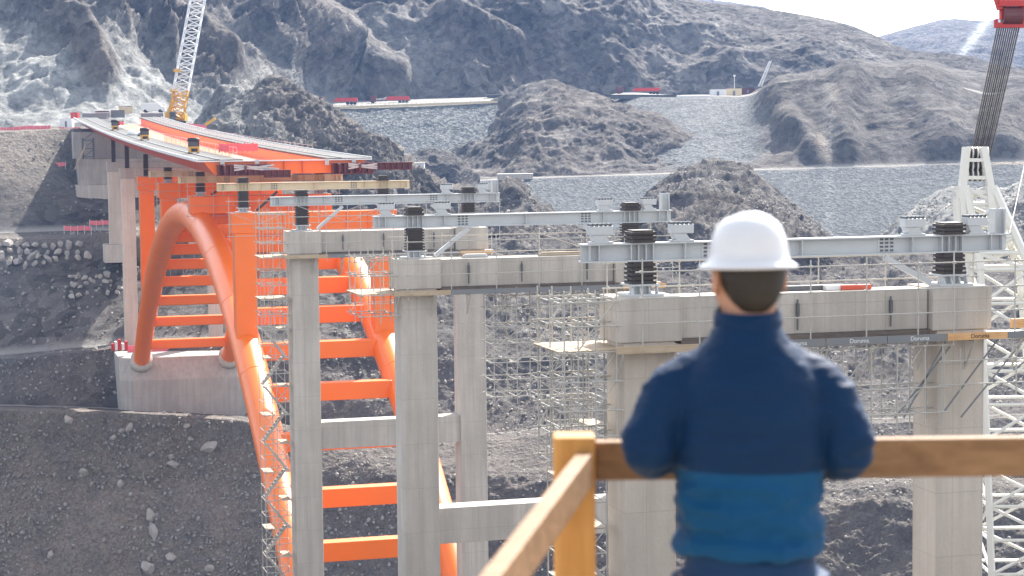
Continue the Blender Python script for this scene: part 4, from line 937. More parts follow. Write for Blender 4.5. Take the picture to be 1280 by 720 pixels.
for yy in (200, 222, 240): m.bar(px(1205, yy, dC-.8), px(1237, yy, dC-.8), .2)
m.bar(px(1198, 248, dC-.8), px(1200, 292, dC-.8), .5, .4); m.bar(px(1200, 248, dC-.8), px(1222, 330, dC-.8), .5, .3); m.bar(px(1238, 240, dC-.8), px(1258, 320, dC-.8), .4, .3)
m.build('sheave_frame', 'white', wc)
for yy in (191, 206, 219):
    for i in range(9):
        c = px(1209+i*3.1, yy, dC-.3); s = MB(); s.tube([c-r0*.045, c+r0*.045], .33, 16); s.build('sheave', 'steel_dark' if i % 2 else 'white', wc)
rb = MB()
for i in range(11):
    rb.tube([px(1211+i*2.4, 206, dC-.3+.1*(i % 3)), px(1247+i*2.7, 33, dC+9+.15*(i % 3))], .045, 5)
rb.build('ropes', 'rope', wc)
ub = MB(); d2 = dC+9; h2 = d2/FP
ub.bar(px(1243, 31.5, d2), px(1281, 31.5, d2), .34, 6.5*h2, (0, 0, 1)); ub.bar(px(1245, 24, d2), px(1245, 34, d2), .18); ub.bar(px(1279, 24, d2), px(1279, 34, d2), .18)
u = ub.build('upper_block', 'red', wc)
MB().tube([px(1253, 20, d2), px(1277, 20, d2)], .55, 20).build('rope_drum', 'maroon', u)
ub = MB(); ub.bar(px(1247, 4, d2), px(1330, 4, d2), .8, 8*h2); ub.bar(px(1246, -2, d2), px(1250, 12, d2), .4); ub.bar(px(1253, 8, d2), px(1253, 24, d2), .3); ub.bar(px(1277, 8, d2), px(1277, 24, d2), .3); ub.build('head_beam', 'red', u)
bm_ = MB(); lattice(bm_, quadc(px(1330, 4, d2), .9, .9), quadc(px(1420, 1000, dC+14), 3, 3), 26, .1, .06); bm_.build('boom', 'red', wc)
tag(MB().tube([px(1281, 205, 96), px(1262, 292, 90)], .035, 6).build('steel_cable', 'rope'), 'thin dark cable slanting down to the right end of the nearest girder', 'cable')
# yellow crawler crane by the far end of the deck
dY = 452.0; bY = px(214, 150, dY); hY = dY/FP; gz = bY.z
yc = thing('crawler_crane', 'yellow crawler crane with tall white lattice boom by the far end of the deck', 'crane', bY)
def bxp(x0, x1, y0, y1, dep, d): 
    c0 = px(x0, y1, d); c1 = px(x1, y0, d); m = MB(); w = (c1-c0); f = Vector((math.sin(TH), math.cos(TH), 0))*dep; rr = r0*((c1-c0).dot(r0)); zz = Vector((0, 0, (c1-c0).z)); p = [c0, c0+rr, c0+rr+f, c0+f]; return m.hexa(p+[q+zz for q in p])
bxp(206, 214, 140, 150, 4, dY).build('counterweight', 'yellow', yc, bevel=.1); bxp(219, 231, 142, 152, 4, dY).build('machinery_house', 'yellow', yc, bevel=.1)
cb = bxp(212, 219, 139.5, 151, 2.4, dY-1.5).build('cab', 'darkgrey', yc, bevel=.1); bxp(213, 218, 141, 146, .1, dY-1.65).build('window', 'glass', cb)
for dd in (-1, 4): bxp(207, 232, 150.5, 154, 1.2, dY+dd).build('crawler_track', 'black', yc, bevel=.2)
m = MB(); a4 = quadc(px(222, 148, dY), 2.6, 2.0); b4 = quadc(px(226, 113, dY), 3.4, 2.2); lattice(m, a4, b4, 5, .16, .13); m.build('boom_foot', 'yellow', yc)
m = MB(); lattice(m, b4, quadc(px(247, 0, dY+10), 3.3, 2.2), 14, .15, .11); m.build('lattice_boom', 'whitebox', yc)
m = MB(); lattice(m, quadc(px(247, 0, dY+10), 3.3, 2.2), quadc(px(266, -105, dY+19), 1.2, .9), 14, .15, .11); m.build('lattice_boom', 'whitebox', yc)
m = MB(); m.bar(px(210, 141, dY), px(219, 112, dY), .5); m.bar(px(214, 141, dY), px(216, 121, dY), .4); m.build('gantry', 'yellow', yc)
for yy, x in ((88, 221), (113, 217)): bxp(x-4, x+4, yy-2, yy+2, 1.2, dY-1).build('boom_hoist_block', 'yellow', yc)
# small lattice boom far right on the terrace
d4 = 690; c4 = thing('mobile_crane', 'small distant white lattice boom leaning on the terrace behind the containers', 'crane', px(949, 112, d4))
m = MB(); lattice(m, quadc(px(950, 108, d4), 1.1, 1.1), quadc(px(963, 76, d4), .6, .6), 8, .14, .1); m.build('lattice_boom', 'whitebox', c4)
bxp(944, 954, 108, 116, 3, d4).build('carrier', 'grey', c4)

# ------------------------------------------------------------------ vehicles and site objects in the distance
def flatbed(x0, x1, yb, d, h, label, cab=True, load='red', grp='red girder loads parked on the embankment road'):
    P0, P1 = px(x0, yb, d), px(x1, yb, d); L = (P1-P0).length; zb_ = max(P0.z, P1.z); ux = (P1-P0).normalized()
    root = thing('flatbed_truck', label, 'truck', P0, grp, math.atan2(ux.y, ux.x), True)
    cabL = 2.3 if cab else 0
    MB().box(cabL+.1, L, -1.2, 1.2, .85, 1.1).build('flatbed', 'darkgrey', root)
    if cab:
        c = MB(); c.hexa([(0, -1.2, .5), (cabL, -1.2, .5), (cabL, 1.2, .5), (0, 1.2, .5), (.35, -1.15, 2.7), (cabL, -1.15, 2.7), (cabL, 1.15, 2.7), (.35, 1.15, 2.7)])
        cc = c.build('cab', 'maroon', root, bevel=.08); MB().box(.6, 1.7, -1.26, -1.21, 1.6, 2.3).build('window', 'glass', cc)
    for x in ([1.1] if cab else [])+[L-1.2, L-2.4, L-3.6]:
        for y in (-1.1, 1.1): MB().tube([(x, y-.15, .5), (x, y+.15, .5)], .5, 14).build('wheel', 'black', root)
    l0, l1 = (cabL+.6+L*.18, L-.2) if cab else (.3, L-.3)
    ld = MB(); ld.hexa([(l0, -1.2, 1.103), (l1, -1.2, 1.103), (l1, 1.2, 1.103), (l0, 1.2, 1.103), (l0+1, -1.1, 1.1+h), (l1-.3, -1.1, 1.1+h), (l1-.3, 1.1, 1.1+h), (l0+1, 1.1, 1.1+h)]); lo_ = ld.build('girder_load', load, root)
    st = MB()
    for x in np.arange(l0+1.2, l1-.4, 1.1): st.box(x, x+.1, -1.28, -1.15, 1.15, 1.05+h)
    st.build('load_rib', load, lo_); return root
flatbed(397, 448, 131.5, 672, 1.25, 'red girder load on a flatbed truck, left one on the embankment road')
flatbed(462, 513, 129.5, 685, 1.25, 'red girder load on a flatbed truck, right one on the embankment road')
flatbed(770, 826, 118.5, 700, 1.2, 'short orange red load on a flatbed on the far terrace bridge', True, 'red', None)
def container(x0, x1, yt, yb, d, label, mat, grp=None, name='container', dep=2.4):
    P0, P1 = px(x0, yb, d), px(x1, yb, d); H = (px(x0, yt, d)-P0).length; L = (P1-P0).length; ux = (P1-P0).normalized()
    root = thing(name, label, 'container', P0, grp, math.atan2(ux.y, ux.x), True)
    MB().box(0, L, 0, dep, 0, H).build('body', mat, root)
    f = MB()
    for x in (0, L-.12): f.box(x-.02, x+.14, -.06, .06, 0, H+.03)
    f.box(0, L, -.05, .05, H-.08, H+.05); f.box(0, L, -.05, .05, 0, .12); f.build('frame', mat, root)
    r = MB()
    for x in np.arange(.3, L-.2, .5): r.box(x, x+.2, -.04, -.003, .15, H-.12)
    r.build('corrugation', mat, root)
    MB().box(L*.42, L*.58, -.07, -.045, .15, H*.75).build('door', 'grey', root); return root
container(888, 907, 112, 121.5, 668, 'white site container with its left end toward the valley, left of two on the terrace', 'whitebox', 'white site containers')
container(908, 927, 111, 121, 676, 'pale cream site container, right of two on the terrace', 'cream', 'white site containers')
container(927, 943, 110.5, 118, 690, 'dark red long container beside the pale containers', 'maroon')
container(75, 90, 148.5, 160.5, 447, 'white cabin on the plateau at the left end of the abutment', 'whitebox', None, 'site_cabin')
container(88.5, 97, 141, 150, 452, 'small red cabin or tank beside the white cabin', 'red', None, 'site_cabin')
w_ = thing('pale_wall', 'pale plain concrete wall block at the foot of the rock outcrop', 'wall', px(520, 228, 562)); bxp(510.5, 530, 204, 229, 6, 560).build('wall_face', 'whitebox', w_); bxp(510, 530.5, 203, 204, 6.2, 559.9).build('coping', 'conc', w_)
w_ = thing('pale_wall', 'low pale concrete wall at the right foot of the riprap embankment', 'wall', px(640, 228, 562)); bxp(622, 666, 218, 228, 4, 545).build('wall_face', 'conc', w_); bxp(621.5, 666.5, 217, 218, 4.2, 544.9).build('coping', 'whitebox', w_)
# parapet on the embankment road, terrace bridge, roadside posts
pp = thing('parapet', 'long thin pale yellow parapet along the valley edge of the embankment road', 'parapet', px(400, 136.5, 649.5))
pm = MB(); pm.bar(px(402, 135.6, 649.5), px(622, 127.2, 649.5), .3, .75); pm.build('parapet_wall', 'cream', pp)
ps = MB(); 
for i in range(40): t = i/39; c = px(402+220*t, 134.2-8.4*t, 649.5); ps.bar(c, c+Vector((0, 0, .8)), .12)
ps.build('parapet_post', 'steel', pp)
tb = thing('terrace_bridge', 'long dark viaduct span lying along the terrace right of the conical hill', 'bridge', px(745, 123, 668))
m = MB(); m.bar(px(735, 121.5, 660), px(846, 121.8, 655), 3, 1.1); m.build('span', 'darkgrey', tb); m = MB(); m.bar(px(735, 119, 660), px(846, 119.3, 655), 3.3, .35); m.build('slab', 'slab', tb)
m = MB()
for x in np.arange(738, 846, 6): c = px(x, 120.5, 657.4); m.bar(c-Vector((0, 0, 1.2)), c+Vector((0, 0, .2)), .25)
m.build('web_stiffener', 'grey', tb)
gr_ = thing('low_wall', 'white low barrier wall between the viaduct span and the containers', 'wall', px(866, 122, 650)); m = MB(); m.bar(px(846, 121.2, 646), px(888, 121.2, 648), .4, .6); m.build('barrier', 'whitebox', gr_)
lp = thing('lamp_post', 'thin pale pole standing above the site containers', 'pole', px(918, 112, 690)); MB().tube([px(918, 116, 690), px(918, 95, 690)], .12, 6).build('pole', 'whitebox', lp); bxp(916.5, 919.5, 93.5, 95.5, .5, 690).build('lamp_head', 'whitebox', lp)
sh = thing('open_shed', 'flat dark roofed shed behind the conical hill at the end of the road', 'shed', px(622, 122, 700)); bxp(606, 640, 117.5, 119.2, 6, 700).build('roof', 'grey', sh); bxp(609, 637, 119.2, 122, 5, 701).build('wall', 'darkgrey', sh)
def van(x0, x1, yb, d, label):
    P0, P1 = px(x0, yb, d), px(x1, yb, d); L = (P1-P0).length; ux = (P1-P0).normalized()
    root = thing('parked_van', label, 'van', P0, None, math.atan2(ux.y, ux.x), True); H = L*.4
    b = MB(); prof = [(0, .35), (L, .35), (L, H*.6), (L*.88, H*.66), (L*.76, H), (.1, H), (0, H*.9)]
    b.rings([[(x, y, z) for x, z in prof] for y in (-1, 1)]); bo = b.build('body', 'whitebox', root, bevel=.08)
    for xx in (.12, .36, .58): MB().box(L*xx, L*(xx+.18), -1.02, -1.003, H*.62, H*.88).build('window', 'glass', bo)
    for x in (L*.18, L*.8):
        for y in (-.95, .95): MB().tube([(x, y-.12, .38), (x, y+.12, .38)], .38, 14).build('wheel', 'black', root)
van(177, 207, 141, 470, 'white passenger van parked behind the deck near the yellow crane')
bar_ = [(0, 63, 162, 418, 'long pink mesh barrier along the plateau edge at the left'), (73, 101, 162, 418, 'short pink mesh barrier below the white cabin'),
        (-20, 11, 201, 394, 'pink mesh barrier on the slope at the left edge, half way up'), (24, 47, 202, 393, 'pink mesh barrier in the middle of the sagging line on the slope'), (66, 82, 206, 393, 'right end piece of the sagging pink barrier on the slope'),
        (80, 114, 286, 350, 'orange pink barrier beside the bench road'), (112, 141, 279, 352, 'bright pink barrier on the bench below the abutment'), (176, 186, 279, 352, 'bit of pink barrier seen between the far columns')]
for x0, x1, yy, d, l in bar_:
    root = thing('mesh_barrier', l, 'barrier', px(x0, yy, d)); n = max(2, int((x1-x0)/4)); m = MB(); ptz = []
    for i in range(n+1):
        t = i/n; sag = .25*math.sin(t*9+x0); ptz.append(px(x0+(x1-x0)*t, yy+sag*2-(3 if x0 == 0 else 0)*t, d-.5))
    for a, b in zip(ptz, ptz[1:]): m.hexa([a-Vector((0, .04, .3)), b-Vector((0, .04, .3)), b+Vector((0, .04, -.3)), a+Vector((0, .04, -.3)), a+Vector((0, -.04, .45)), b+Vector((0, -.04, .45)), b+Vector((0, .04, .45)), a+Vector((0, .04, .45))])
    m.build('mesh_panel', 'pink', root); p = MB()
    for a in ptz[::2]: p.tube([a-Vector((0, 0, 1)), a+Vector((0, 0, .6))], .06, 5)
    p.build('post', 'steel', root)
P = px(148, 433, 300); root = thing('stacked_barriers', 'small heap of red and white barriers at the left corner of the foundation', 'barrier', P)
for i in range(5): MB().box(P.x-1+.5*i, P.x-.6+.5*i, P.y, P.y+1.2, P.z-.6, P.z+.4+.3*(i % 3)).build('barrier_piece', ('red', 'whitebox')[i % 2], root)
for x, y, d, l in ((273, 133, 484, 'worker in dark clothes standing high on the rock spur'), (291, 160, 470, 'worker in black with red vest lower down on the rock spur')):
    P = px(x, y, d); o = MB()
    sec = [(0, .16, .12), (.45, .17, .13), (.85, .19, .14), (1.1, .21, .14), (1.4, .25, .15), (1.5, .12, .1), (1.56, .08, .08), (1.62, .11, .11), (1.72, .12, .12), (1.8, .06, .06)]
    o.rings([[(P.x+rx*math.cos(a)*1.2, P.y+ry*math.sin(a), P.z-1.2+h) for a in np.linspace(0, 2*math.pi, 10, endpoint=False)] for h, rx, ry in sec]); b = o.build('person', 'black', None, True); tag(b, l, 'person')
    v = MB(); v.rings([[(P.x+rx*math.cos(a)*1.25, P.y+(ry+.02)*math.sin(a), P.z-1.2+h) for a in np.linspace(0, 2*math.pi, 10, endpoint=False)] for h, rx, ry in [(.95, .2, .15), (1.1, .22, .15), (1.38, .26, .16)]]); v.build('vest', 'red' if y > 140 else 'darkgrey', b)
b5 = thing('excavator_arm', 'yellow slanted conveyor arm with pink skirt at the right side of the deck end', 'machine', px(250, 158, 440)); m = MB(); m.bar(px(257, 156, 440), px(269, 148, 440), .8, .6); m.build('arm', 'yellow', b5); m = MB(); m.bar(px(232, 156, 440), px(258, 158.5, 440), .6, .7); m.build('skirt', 'pink', b5)
for x, y, d, l, mt in ((128, 144, 455, 'dark red machine at the far end of the deck', 'maroon'), (157, 138, 462, 'beige machine box at the far end of the deck', 'cream'), (147, 143, 458, 'grey machine box between the red and the beige ones', 'grey')):
    P = px(x, y+4, d); crate(tuple(P), 3.0, 2, 1.6, l, 'site_machine', 'machine', mt, 'maroon')
for x0, x1, l in ((103, 135, 'long grey screen panel closing the left slab strip at the abutment'), (176, 204, 'long grey screen panel closing the right slab strip at the abutment')):
    w_ = thing('screen_panel', l, 'screen', px(x0, 148, 424)); bxp(x0, x1, 141.5, 149, .4, 422).build('panel', 'grey', w_); bxp(x0, x1, 140.5, 141.5, .6, 421.9).build('top_rail', 'whitebox', w_)
# ------------------------------------------------------------------ foreground: platform, wooden guard rail, man in white helmet
FLOOR = -1.95; F0 = Vector((math.sin(TH), math.cos(TH), 0))
def loc(x, y, z): return r0*x+F0*y+Vector((0, 0, z))
class LMB(MB):                                 # boxes in camera-heading coordinates (x right, y ahead, z up)
    def build(s, *a, **k): s.v = [tuple(loc(*q)) for q in s.v]; return MB.build(s, *a, **k)
pl = thing('viewing_platform', 'plank platform the man stands on', 'platform', loc(.4, 3.5, FLOOR-.1))
for i in range(16):
    b = LMB(); b.box(-3+.0, 4.5, 1.2+i*.25, 1.2+i*.25+.235, FLOOR-.05, FLOOR); b.build('board', 'plank', pl)
for x in (-2.5, 0, 2.5, 4.3): b = LMB(); b.box(x-.05, x+.05, 1.2, 5.2, FLOOR-.25, FLOOR-.053); b.build('joist', 'wood_rail', pl)
gr = thing('wooden_guardrail', 'rough lumber guard rail with pale post, brown rail and return rail toward the viewer', 'guardrail', loc(.15, 4.95, FLOOR))
b = LMB(); b.box(.098, .2, 4.86, 4.96, FLOOR-.3, -.752); b.build('post', 'wood', gr, bevel=.006)
b = LMB(); b.box(.203, 4.6, 4.93, 4.972, -.872, -.775); rl = b.build('top_rail', 'wood_rail', gr, bevel=.004)
b = LMB(); b.box(.203, 4.6, 4.93, 4.972, -1.5, -1.41); rl = b.build('mid_rail', 'wood_rail', gr, bevel=.004)
b = LMB(); b.box(2.6, 2.7, 4.975, 5.075, FLOOR-.3, -.79); b.build('post', 'wood', gr, bevel=.006)
b = LMB(); b.bar((.172, 4.855, -.832), (-.33, 1.75, -.832), .04, .085); b.build('return_rail', 'wood_rail', gr, bevel=.004)
b = LMB(); b.box(-.33, -.23, 1.64, 1.74, FLOOR-.05, -.76); b.build('post', 'wood', gr, bevel=.006)

def simple(name, fn):
    t = NT(name); return fn(t)
def skin_(t):
    c = t.mix(t.noise(9, 4), (.40, .20, .125), (.50, .27, .18)); t.b.inputs['Subsurface Weight'].default_value = .15; t.b.inputs['Subsurface Radius'].default_value = (.02, .008, .004); return t.out(c, .5)
M['skin'] = simple('skin', skin_)
M['hair'] = simple('dark_hair', lambda t: t.out(t.mix(t.noise(60, 5, .6, stretch=(1, 1, .2)), (.007, .0055, .005), (.022, .017, .014)), .55, 0, t.bump(t.noise(120, 3), .004)))
def cloth(name, a, b_):
    def f(t):
        w = t.noise(9, 5, .6, stretch=(1, 1, 2.2)); wv = t.noise(400, 2)
        t.b.inputs['Sheen Weight'].default_value = .06; t.b.inputs['Sheen Roughness'].default_value = .4; return t.out(t.mix(w, a, b_), .62, 0, t.bump(wv, .0008, 1, t.bump(w, .012)), .16)
    return simple(name, f)
M['navy'] = cloth('navy_fabric', (.0006, .016, .055), (.001, .027, .085))
M['teal'] = cloth('teal_fabric', (.001, .045, .13), (.002, .07, .175))
M['denim'] = cloth('blue_denim', (.004, .024, .075), (.012, .048, .125))
M['helmet'] = simple('helmet_shell', lambda t: t.out(t.mix(t.noise(6, 4), (.60, .62, .66), (.68, .69, .72)), .28))
M['stitch'] = paint('stitching', (.40, .30, .2), .7)

def ell(z, cx, cy, rx, ry, n=24, p=2.0):
    out = []
    for k in range(n):
        a = 2*math.pi*k/n; c, s_ = math.cos(a), math.sin(a); q = (abs(c)**p+abs(s_)**p)**(-1/p); out.append((cx+rx*c*q, cy+ry*s_*q, z))
    return out
def remesh(mbs, name, mat, voxel, parent=None, smooth=6, fn=None, label=None):
    mb = MB()
    for m in mbs:
        n = len(mb.v); mb.v += m.v; mb.f += [tuple(i+n for i in f) for f in m.f]
    me = mb.mesh(name+'_src', None); bm = bmesh.new(); bm.from_mesh(me); bmesh.ops.recalc_face_normals(bm, faces=bm.faces); bm.to_mesh(me); bm.free()
    o = bpy.data.objects.new('tmp', me); COL.objects.link(o)
    rm = o.modifiers.new('r', 'REMESH'); rm.mode = 'VOXEL'; rm.voxel_size = voxel
    sm = o.modifiers.new('s', 'SMOOTH'); sm.iterations = smooth; sm.factor = .5
    bpy.context.view_layer.update()
    m2 = bpy.data.meshes.new_from_object(o.evaluated_get(bpy.context.evaluated_depsgraph_get())); bpy.data.objects.remove(o); m2.name = name
    m2.polygons.foreach_set('use_smooth', [True]*len(m2.polygons))
    if fn:
        n = len(m2.vertices); P = np.zeros(n*3); m2.vertices.foreach_get('co', P); N = np.zeros(n*3); m2.vertices.foreach_get('normal', N)
        P = P.reshape(-1, 3); P = fn(P, N.reshape(-1, 3)); m2.vertices.foreach_set('co', P.ravel()); m2.update()
    m2.materials.clear(); m2.materials.append(M[mat])
    ob = bpy.data.objects.new(name, m2); COL.objects.link(ob)
    if parent: ob.parent = parent
    return ob
# joints (x right, y ahead, z up from the floor); origin under the pelvis
LEG = lambda s: [(s*.095, -.02, .92), (s*.105, .0, .5), (s*.11, -.03, .09)]
ARM = lambda s: [(s*.158, .02, 1.386), (s*.236-(.014 if s > 0 else 0), -.02, 1.205 if s < 0 else 1.2), (s*.12, .30, 1.20)]
tors = [ell(z, 0, cy, rx, ry, 24, 2.3) for z, cy, rx, ry in ((.86, -.01, .14, .1), (.95, -.015, .14, .1), (1.05, .0, .135, .095), (1.18, .01, .145, .1), (1.30, .015, .155, .105), (1.38, .015, .155, .09), (1.44, .015, .1, .07), (1.48, .02, .07, .06))]
def turn(mb, deg=15, z0=1.5):                 # turn of the head to the man's left
    for i, (x, y, z) in enumerate(mb.v):
        a = R(deg)*min(1, max(0, (z-z0)/.06)); x, y = x-.002, y-.03
        mb.v[i] = (.002+x*math.cos(a)-y*math.sin(a), .03+x*math.sin(a)+y*math.cos(a), z)
    return mb
def headm():
    h = MB(); h.rings([ell(z, .002, cy, rx, ry, 24, 2.1) for z, cy, rx, ry in ((1.42, .02, .062, .066), (1.48, .02, .058, .06), (1.53, .03, .062, .072), (1.56, .045, .07, .09), (1.60, .042, .076, .098), (1.65, .036, .079, .10), (1.69, .03, .072, .09), (1.715, .027, .055, .07), (1.73, .02, .025, .03))])
    nose = MB(); nose.rings([ell(z, .002, .135+dy, r, r*.9, 10) for z, dy, r in ((1.575, .002, .008), (1.583, .012, .017), (1.60, .006, .012), (1.625, -.003, .008))])
    lips = MB(); lips.rings([ell(z, .002, .128, rx, .012, 12) for z, rx in ((1.543, .012), (1.549, .024), (1.556, .024), (1.562, .012))])
    ears = [MB().rings([[(sx*(.074+.008*i), .03-.008*i+ry*math.cos(a), 1.598+rz*math.sin(a)) for a in np.linspace(0, 2*math.pi, 14, endpoint=False)] for i, (ry, rz) in enumerate(((.014, .024), (.02, .033), (.017, .03)))]) for sx in (-1, 1)]
    return [turn(q) for q in [h, nose, lips]+ears]
def hand(s):
    ms = []; w = Vector(ARM(s)[2]); pal = MB(); 
    pal.rings([[(w.x-s*(.0+.085*t)+.0, w.y+.02+.02*t+wy*math.cos(a)*1.0, 1.215+wz*math.sin(a)) for a in np.linspace(0, 2*math.pi, 14, endpoint=False)] for t, wy, wz in ((-.5, .03, .024), (0, .032, .02), (.5, .043, .018), (1.0, .042, .015))]); ms.append(pal)
    for i, (dy, L) in enumerate(((.034, .05), (.012, .06), (-.011, .056), (-.033, .044))):
        b = Vector((w.x-s*.08, w.y+.04+dy, 1.216)); p = [b, b+Vector((-s*L*.5, .002, .004)), b+Vector((-s*L*.95, .004, -.012)), b+Vector((-s*L*1.15, .004, -.035))]; ms.append(MB().tube(p, [.0105, .0098, .009, .0075], 10))
    b = Vector((w.x-s*.02, w.y-.005, 1.21)); ms.append(MB().tube([b, b+Vector((-s*.025, -.03, -.004)), b+Vector((-s*.05, -.045, -.016))], [.014, .012, .009], 10))
    return ms
man = [MB().rings(tors)]+headm()
for s in (-1, 1):
    a = ARM(s); man.append(MB().tube([a[0], Vector(a[0]).lerp(Vector(a[1]), .5), a[1], Vector(a[1]).lerp(Vector(a[2]), .4), a[2]], [.05, .046, .038, .036, .027], 14)); man += hand(s)
    l = LEG(s); man.append(MB().tube([l[0], Vector(l[0]).lerp(Vector(l[1]), .5), l[1], Vector(l[1]).lerp(Vector(l[2]), .35), l[2]], [.085, .075, .055, .055, .038], 16))
body = remesh(man, 'person', 'skin', .0065, None, 3)
PX = (937-640)/FP*4.6
body.location = loc(PX, 4.6, FLOOR); body.rotation_euler = (0, 0, -TH); body['local'] = 1
tag(body, 'man in white helmet and navy and teal jacket leaning on the wooden rail', 'person')
# jacket
jt = MB().rings([ell(z, cx, cy, rx, ry, 40, 2.35) for z, cx, cy, rx, ry in ((.972, .0, -.012, .168, .130), (.985, .0, -.012, .173, .137), (1.01, 0, -.005, .170, .134), (1.06, .0, .0, .166, .132), (1.13, 0, .005, .17, .134), (1.22, 0, .008, .175, .137), (1.31, 0, .012, .180, .137), (1.365, 0, .012, .17, .124), (1.41, 0, .012, .138, .104), (1.447, 0, .012, .104, .086), (1.48, 0, .016, .082, .074), (1.50, 0, .02, .073, .07), (1.522, 0, .024, .07, .07))])
jk = [jt]
for s in (-1, 1):
    a = [Vector(p) for p in ARM(s)]; sh = a[0]+Vector((0, 0, -.012))
    ctl = [(a[0]+Vector((-s*.10, -.005, .022)), .052), (sh+Vector((-s*.012, -.005, -.012)), .064), (sh.lerp(a[1], .3)+Vector((s*.006, -.01, 0)), .065), (sh.lerp(a[1], .7)+Vector((s*.012, -.014, 0)), .062), (a[1]+Vector((s*.0, -.012, .01)), .06), (a[1]+Vector((-s*.02, .045, -.012)), .057), (a[1].lerp(a[2], .5)+Vector((0, 0, -.004)), .052), (a[2].lerp(a[1], .0), .038)]
    pts, rs = [], []
    for q in range(len(ctl)-1):
        p0, p1, p2, p3 = ctl[max(q-1, 0)], ctl[q], ctl[q+1], ctl[min(q+2, len(ctl)-1)]
        for w in range(5):
            t = w/5; h = lambda A, B, C, D: .5*(2*B+(C-A)*t+(2*A-5*B+4*C-D)*t*t+(3*B-A-3*C+D)*t**3)
            pts.append(h(p0[0], p1[0], p2[0], p3[0])); rs.append(h(p0[1], p1[1], p2[1], p3[1]))
    pts.append(ctl[-1][0]); rs.append(ctl[-1][1]); jk.append(MB().tube(pts, rs, 24))
def wrinkle(P, N):
    q = P*np.array([1.2, 1.2, 3.6]); w = fbm(q, .16, 3, .5, True, 9); lowz = np.clip((1.18-P[:, 2])/.06, 0, 1)*(np.abs(P[:, 0]) < .2)
    sl_ = np.clip((np.abs(P[:, 0])-.19)/.03, 0, 1); d = w*(.005+.009*lowz+.004*sl_)
    fold = np.exp(-((P[:, 2]-(1.055+.10*P[:, 0]+.02*np.sin(P[:, 0]*17)))/.013)**2)*lowz
    fold2 = np.exp(-((P[:, 2]-(1.02-.06*P[:, 0]))/.012)**2)*lowz
    return P+N*(d-.008*fold-.007*fold2)[:, None]
jo = remesh(jk, 'jacket', 'navy', .0075, body, 5, wrinkle)
me = jo.data; bm = bmesh.new(); bm.from_mesh(me)
bmesh.ops.bisect_plane(bm, geom=bm.verts[:]+bm.edges[:]+bm.faces[:], plane_co=(0, 0, 1.168), plane_no=(.02, 0, 1)); bm.to_mesh(me); bm.free(); me.materials.append(M['teal'])
for p in me.polygons:
    c = p.center
    if c.z+.02*c.x < 1.168 and abs(c.x) < .188 and not (c.y > .12 and abs(c.x) > .1) and not (abs(c.x) > .168 and c.z > 1.12): p.material_index = 1
col = MB(); n = 30
col.rings([[(.073*rr*math.cos(a), .02+.073*rr*math.sin(a), z+.004*math.sin(a)) for a in np.linspace(0, 2*math.pi, n, endpoint=False)] for rr, z in ((1.05, 1.478), (1.1, 1.50), (1.06, 1.528), (1.0, 1.53), (.98, 1.50))], False)
col.build('collar', 'navy', body, True)
# jeans, shoes, helmet, hair
jn = [MB().rings([ell(z, 0, cy, rx, ry, 28, 2.2) for z, cy, rx, ry in ((.80, -.02, .155, .122), (.88, -.022, .157, .132), (.95, -.015, .15, .12), (.99, -.01, .146, .112))])]
for s in (-1, 1):
    l = [Vector(p) for p in LEG(s)]; jn.append(MB().tube([l[0]+Vector((0, -.01, .0)), l[0].lerp(l[1], .5), l[1], l[1].lerp(l[2], .5), l[2]+Vector((0, 0, -.03))], [.09, .086, .073, .068, .064], 22))
jno = remesh(jn, 'jeans', 'denim', .009, body, 5, lambda P, N: P+N*(fbm(P*np.array([1, 1, 2.5]), .12, 3, .5, True, 4)*.006)[:, None])
pk = MB()
for s in (-1, 1):
    pts = [(s*.03, .0, .935), (s*.125, .0, .925), (s*.128, 0, .83), (s*.08, 0, .80), (s*.032, 0, .84), (s*.03, 0, .935)]
    pts = [(x, -.02-.137*math.sqrt(max(0, 1-abs(x/.172)**2.2))-.012, z) for x, y, z in pts]; pk.tube(pts, .0028, 5)
pk.build('pocket_seam', 'stitch', jno, True)
for s in (-1, 1):
    sh_ = MB(); sh_.rings([ell(z, s*.11, cy, rx, ry, 18, 2.4) for z, cy, rx, ry in ((.0, .045, .046, .14), (.03, .045, .05, .142), (.06, .03, .046, .115), (.085, -.01, .043, .07), (.11, -.025, .042, .05))]); sh_.build('shoe', 'black', body, True)
hm = MB(); n = 40
prof = [(0.0, 1.764), (.03, 1.762), (.06, 1.752), (.085, 1.732), (.1, 1.70), (.107, 1.665), (.109, 1.642), (.120, 1.632), (.128, 1.626), (.127, 1.621), (.108, 1.628), (.1, 1.64)]
prof = [(rr*(1.04 if zz < 1.64 else 1), 1.697+(zz-1.70)*.9) for rr, zz in prof]
hm.rings([[(.002+rr*.83*math.cos(a), .03+rr*1.04*math.sin(a)*(1.06 if math.sin(a) > 0 and z_ < 1.64 else 1), z_-.006*math.sin(a)) for a in np.linspace(0, 2*math.pi, n, endpoint=False)] for rr, z_ in prof[1:]])
turn(hm); ho = hm.build('hard_hat', 'helmet', body, True)
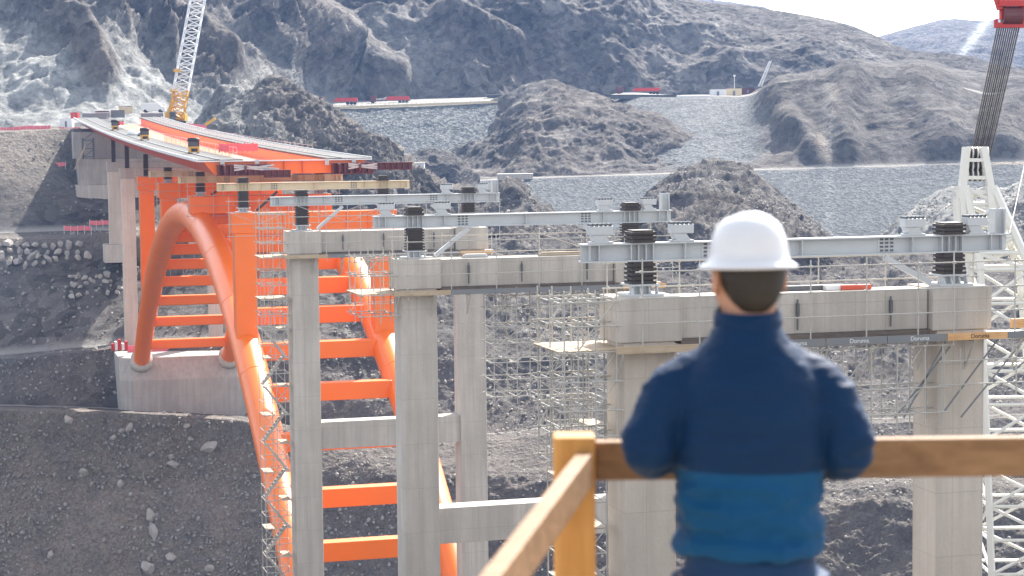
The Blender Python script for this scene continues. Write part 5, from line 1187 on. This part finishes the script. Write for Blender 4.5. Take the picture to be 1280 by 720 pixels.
rg = MB(); rg.rings([[(x, .03+y, z_) for x, y, z_ in [(.002+w*math.cos(a), -.0, 0) for a in ()]] for w in ()]) if False else None
rg = MB(); rg.tube([(.002, .03+.1*math.sin(t), 1.667+.089*math.cos(t)) for t in np.linspace(-1.15, 1.15, 16)], .011, 10); turn(rg).build('helmet_ridge', 'helmet', ho, True)
st_ = MB(); st_.box(.018, .052, -.086, -.072, 1.648, 1.672); turn(st_).build('sticker', 'grey', ho)
sp_ = MB(); sp_.tube([(-.078, .02, 1.625), (-.073, -.03, 1.60), (-.045, -.062, 1.608), (.045, -.062, 1.608), (.077, -.03, 1.60), (.08, .02, 1.625)], .011, 8); turn(sp_).build('headband', 'whitebox', ho, True)
hr = remesh([turn(MB().rings([ell(z, .002, cy, rx, ry, 26, 2.1) for z, cy, rx, ry in ((1.528, -.01, .035, .036), (1.55, -.004, .054, .056), (1.575, .004, .068, .072), (1.60, .012, .078, .082), (1.645, .018, .082, .092), (1.68, .02, .076, .088), (1.705, .02, .06, .07))]))], 'hair', 'hair', .006, body, 2)
for s in (-1, 1):
    ey = MB().rings([[(s*.031+.002+.011*math.sin(t)*math.cos(a), .126+.0, 1.618+.0) if False else (s*.031+.002+.011*math.sin(t)*math.cos(a), .127+.008*math.cos(t), 1.618+.007*math.sin(t)*math.sin(a)) for a in np.linspace(0, 2*math.pi, 12, endpoint=False)] for t in (.1, .6, 1.1, 1.57)]); turn(ey).build('eye', 'whitebox', body, True)

# ------------------------------------------------------------------ the air
hz = MB().box(-1740, 2730, -100, 2900, -81.5, 206).build('haze', None); tag(hz, 'thin blue air over the canyon', 'haze', kind='stuff')
hm_ = bpy.data.materials.new('air'); hm_.use_nodes = True; t = hm_.node_tree; t.nodes.remove(t.nodes['Principled BSDF'])
v = t.nodes.new('ShaderNodeVolumePrincipled'); v.inputs['Color'].default_value = (.22, .47, 1, 1); v.inputs['Density'].default_value = .00013; v.inputs['Anisotropy'].default_value = 0
t.links.new(v.outputs[0], t.nodes['Material Output'].inputs['Volume']); hz.data.materials.append(hm_);
